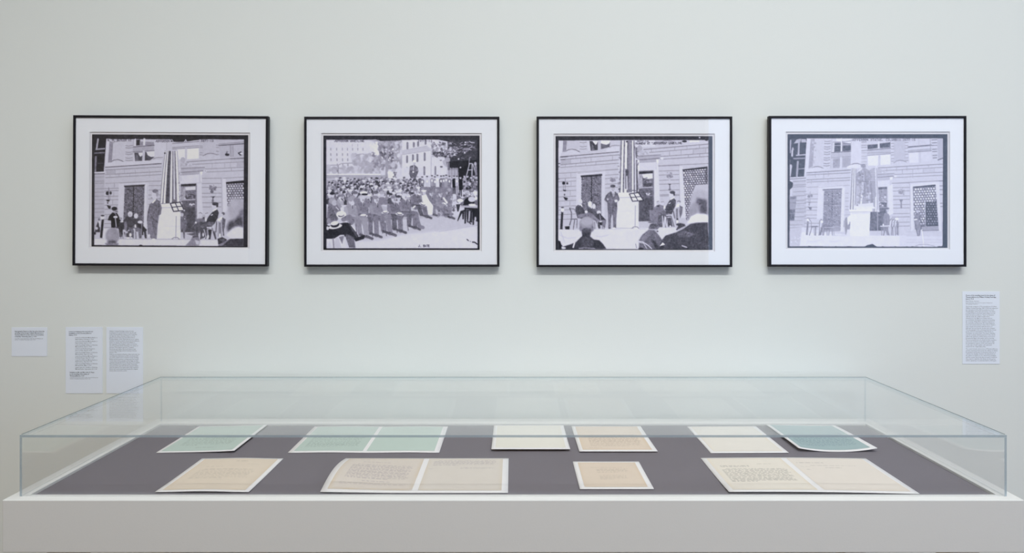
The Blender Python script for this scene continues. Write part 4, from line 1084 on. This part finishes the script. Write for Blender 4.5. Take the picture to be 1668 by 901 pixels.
for x in (-1.12, 1.12):
    for y in (TY0 + .09, TY1 - .09):
        box('leg', x - .035, x + .035, y + oy - .035, y + oy + .035, 0, AP, 'table', table, .003)

# ------------------------------------------------------------------ acrylic cover: five sheets
cover = tag(empty('acrylic_cover', (0, -.4, TOP)), 'clear acrylic case cover standing on the white display table', 'display cover')
AX, AY0, AY1, AH, TH = 1.2, -.7505, -.052, .149, .0055


def sheet(x0, x1, y0, y1, z0, z1, fm):
    """one acrylic sheet; fm = look of bottom, top, front, right, back, left face: 0 clear, 1 tinted edge, 2 fainter edge, imitating refracted light"""
    box('acrylic_pane', x0, x1, y0 + .4, y1 + .4, z0, z1, ('acrylic', 'acrylic_edge', 'faint_edge'), cover, fm=fm)


sheet(-AX, AX, AY0, AY1, AH - TH, AH, [0, 0, 1, 2, 2, 2])                                  # lid
sheet(-AX, -AX + TH, AY0, AY1, .0002, AH - TH - .0002, [0, 0, 1, 0, 2, 0])                 # ends
sheet(AX - TH, AX, AY0, AY1, .0002, AH - TH - .0002, [0, 0, 1, 0, 2, 0])
sheet(-AX + TH + .0002, AX - TH - .0002, AY0, AY0 + TH, .0002, AH - TH - .0002, [0] * 6)   # long sides
sheet(-AX + TH + .0002, AX - TH - .0002, AY1 - TH, AY1, .0002, AH - TH - .0002, [0] * 6)

SW = .0014                                                                                 # welded joints under the lid
for x0, x1, y0, y1 in ((-AX, -AX + SW, AY0 + .006, AY1), (AX - SW, AX, AY0 + .006, AY1), (-AX + SW, AX - SW, AY1 - SW, AY1)):
    box('weld_seam', x0, x1, y0 + .4, y1 + .4, AH, AH + .0008, 'seam', cover)


# ------------------------------------------------------------------ letters on the deck
def page_ink(nx, ny, paper, ink, blocks, seed, stain=.06, strength=.6):
    """typed page: paper tone with browned edges plus rows of typed words.
    blocks: (u0, u1, v0, v1, rows, density) in page fractions, v from the top"""
    r = np.random.default_rng(seed)
    U, V = np.meshgrid(np.linspace(0, 1, nx), np.linspace(0, 1, ny))
    base = lin(paper)[None, None, :] * np.ones((ny, nx, 1))
    n = blur(r.normal(0, 1, (ny, nx)), 6) * 6
    e = np.clip(1 - np.minimum.reduce([U, 1 - U, V, 1 - V]) / .06, 0, 1) * (1 + .6 * n)
    base = base * (1 - e[..., None] * stain * np.array([.3, .55, 1.0])) * (1 + .02 * n[..., None])
    k = np.zeros((ny, nx))
    for u0, u1, v0, v1, rows, dens in blocks:
        rows = rows if rows < 4 else int(rows * 1.45)
        for j in range(rows):
            v_ = v0 + (v1 - v0) * (j + .5) / rows
            h = (v1 - v0) / rows * .24 if rows > 1 else .008
            x = u0 + (.06 if (j == 0 and rows > 3) else 0)
            end = u1 if j < rows - 1 or rows < 3 else u0 + (u1 - u0) * r.uniform(.3, .8)
            end -= r.uniform(0, .05)
            while x < end:
                wl = r.uniform(.015, .07)
                m = (U > x) & (U < min(x + wl, end)) & (np.abs(V - v_) < max(h, .6 / ny))
                k[m] = dens * r.uniform(.25, 1.0, m.sum())
                x += wl + .016
    k = np.clip(blur(k, .55), 0, 1) * strength
    return base * (1 - k[..., None]) + lin(ink)[None, None, :] * k[..., None]


def letter(x0, x1, y0, y1, pages, label, lift=lambda u, v: 0 * u, rot=0., seed=1):
    """white mount sheet lying on the deck, with one or two printed pages on it; y0 front, y1 back"""
    cx, cy, w, h = (x0 + x1) / 2, (y0 + y1) / 2, x1 - x0, y1 - y0
    n = 22
    U, V = np.meshgrid(np.linspace(0, 1, n), np.linspace(0, 1, n))
    zt = .0016 + lift(U, V)
    P = np.stack([(U - .5) * w, (.5 - V) * h, zt], -1).reshape(-1, 3)
    Q = P.copy()
    Q[:, 2] -= .0012
    fs = []
    for j in range(n - 1):
        for i in range(n - 1):
            a = j * n + i
            fs.append((a, a + n, a + n + 1, a + 1))
            fs.append((n * n + a, n * n + a + 1, n * n + a + n + 1, n * n + a + n))
    ring = [i for i in range(n)] + [j * n + n - 1 for j in range(1, n)] + [n * n - 1 - i for i in range(1, n)] + [j * n for j in range(n - 2, 0, -1)]
    for a, b in zip(ring, ring[1:] + ring[:1]):
        fs.append((a, b, n * n + b, n * n + a))
    o = pydata('mounted_letter', [tuple(p) for p in np.vstack([P, Q])], fs, 'mount')
    o.location = (cx, cy, DECK + .0002)
    o.rotation_euler = (0, 0, math.radians(rot))
    for p in o.data.polygons:
        p.use_smooth = True
    tag(o, label, 'letter', 'mounted letters inside the display case')
    for k, (u0, u1, v0, v1, paper, ink, blocks, stain, strength) in enumerate(pages):
        nx, ny = 170, 150
        A, B = np.meshgrid(np.linspace(u0, u1, nx), np.linspace(v0, v1, ny))
        pos = np.stack([(A - .5) * w, (.5 - B) * h, .0016 + lift(A, B) + .0004], -1)
        ink_grid('page', nx, ny, pos, page_ink(nx, ny, paper, ink, blocks, seed * 10 + k, stain, strength), 'letter', o)
    return o


GREEN, CREAM, TAN = (184, 201, 194), (219, 208, 192), (219, 206, 190)
DK, PURPLE, BLUE = (92, 96, 96), (110, 100, 130), (86, 100, 124)
letter(-1.046, -.817, -.392, -.106, [(.04, .955, .03, .965, GREEN, DK, [(.12, .9, .30, .40, 2, .6), (.14, .88, .46, .80, 8, .9), (.42, .7, .86, .90, 1, .8), (.3, .7, .05, .08, 1, .3)], .01, .5)],
       'single pale green typed letter at the left end of the back row', lambda u, v: .006 * u ** 3 + .001 * np.sin(u * 3), 0, 1)
letter(-.888, -.656, -.716, -.447, [(.05, .945, .03, .955, CREAM, DK, [(.47, .66, .07, .10, 1, .9), (.66, .86, .17, .20, 1, .5), (.15, .42, .25, .28, 1, .7), (.12, .86, .34, .66, 7, .55), (.5, .6, .68, .71, 1, .4)], .11, .55)],
       'single warm cream typed letter at the left end of the front row', lambda u, v: .002 * np.sin(u * 3.14) ** 2 + .002 * v ** 4, 0, 2)
letter(-.660, -.217, -.392, -.108, [(.03, .487, .03, .95, GREEN, (84, 96, 100), [(.1, .92, .30, .36, 1, .6), (.1, .9, .40, .86, 10, .9)], .01, .5), (.513, .965, .03, .95, (188, 205, 198), DK, [(.2, .9, .06, .20, 3, .35)], .01, .4)],
       'pair of pale green pages side by side on one white sheet', lambda u, v: .001 * np.sin(u * 6) ** 2, 0, 3)
letter(-.478, -.013, -.718, -.447, [(.03, .483, .025, .945, (212, 205, 196), PURPLE, [(.16, .3, .05, .09, 1, .8), (.22, .62, .15, .18, 1, .9), (.12, .9, .25, .72, 11, .95), (.35, .72, .76, .80, 1, 1.), (.1, .9, .83, .88, 2, .55)], .16, .6),
                                    (.515, .965, .025, .945, (212, 207, 199), PURPLE, [(.08, .92, .06, .24, 5, .9), (.45, .9, .29, .34, 2, .9), (.04, .1, .33, .36, 1, .6)], .10, .6)],
       'pair of greyish cream pages, densely typed in purple, on one white sheet', lambda u, v: .016 * np.sin(np.pi * np.clip(v * .95, 0, 1)) * np.clip(1 - u * 2.2, 0, 1) ** 1.5 + .0005, 0, 4)
letter(-.0645, .168, -.380, -.092, [(.05, .95, .04, .95, (226, 225, 216), DK, [(.42, .58, .06, .1, 1, .4), (.44, .47, .5, .53, 1, .6), (.46, .52, .9, .93, 1, .5)], .04, .35)],
       'nearly blank ivory sheet in the middle of the back row', lambda u, v: .007 * v ** 2, 0, 5)
letter(.194, .424, -.389, -.104, [(.05, .94, .03, .95, TAN, (120, 100, 92), [(.1, .6, .08, .13, 1, .3), (.14, .92, .36, .86, 11, .9), (.1, .3, .9, .94, 1, .6)], .12, .5)],
       'tan typed letter in the back row, right of the nearly blank ivory sheet', lambda u, v: .003 * v ** 2, 0, 6)
letter(.1675, .3535, -.693, -.474, [(.07, .93, .05, .94, (216, 203, 187), (104, 98, 98), [(.2, .78, .20, .24, 1, .7), (.28, .82, .26, .44, 4, .8), (.3, .78, .52, .72, 4, .6)], .12, .5)],
       'smallest tan sheet, alone in the middle of the front row', lambda u, v: .001 * v, 0, 7)
letter(.578, .806, -.395, -.108, [(.05, .945, .03, .955, (225, 222, 214), DK, [(.42, .6, .1, .14, 1, .7), (.4, .9, .62, .65, 1, .15)], .07, .4)],
       'blank pale cream sheet with a tiny heading, beside the blue-green letter', lambda u, v: .0008 * u, 0, 8)
letter(.841, 1.072, -.383, -.094, [(.05, .94, .04, .95, (158, 180, 182), BLUE, [(.1, .9, .1, .2, 2, .35), (.08, .94, .36, .88, 12, 1.)], .02, .62)],
       'curled blue-green letter at the right end of the back row', lambda u, v: .011 * (np.abs(u - .5) * 2) ** 2.2 * v ** .6 + .003 * (1 - v) * (1 - u), -.5, 9)
letter(.535, 1.005, -.722, -.444, [(.03, .478, .03, .95, (224, 219, 208), DK, [(.10, .5, .24, .30, 2, .9), (.6, .82, .18, .21, 1, .45), (.08, .92, .34, .76, 10, 1.)], .09, .8),
                                   (.512, .968, .03, .95, (222, 216, 207), DK, [(.06, .46, .14, .17, 1, .75), (.2, .8, .22, .27, 1, .65), (.06, .2, .27, .30, 1, .5), (.36, .6, .30, .33, 1, .6), (.1, .16, .36, .39, 1, .6)], .05, .7)],
       'wide pair of cream pages on one sheet at the right of the front row', lambda u, v: .004 * v ** 3 * np.clip(1 - u, 0, 1) + .002 * np.sin(u * 3.14), -.5, 10)
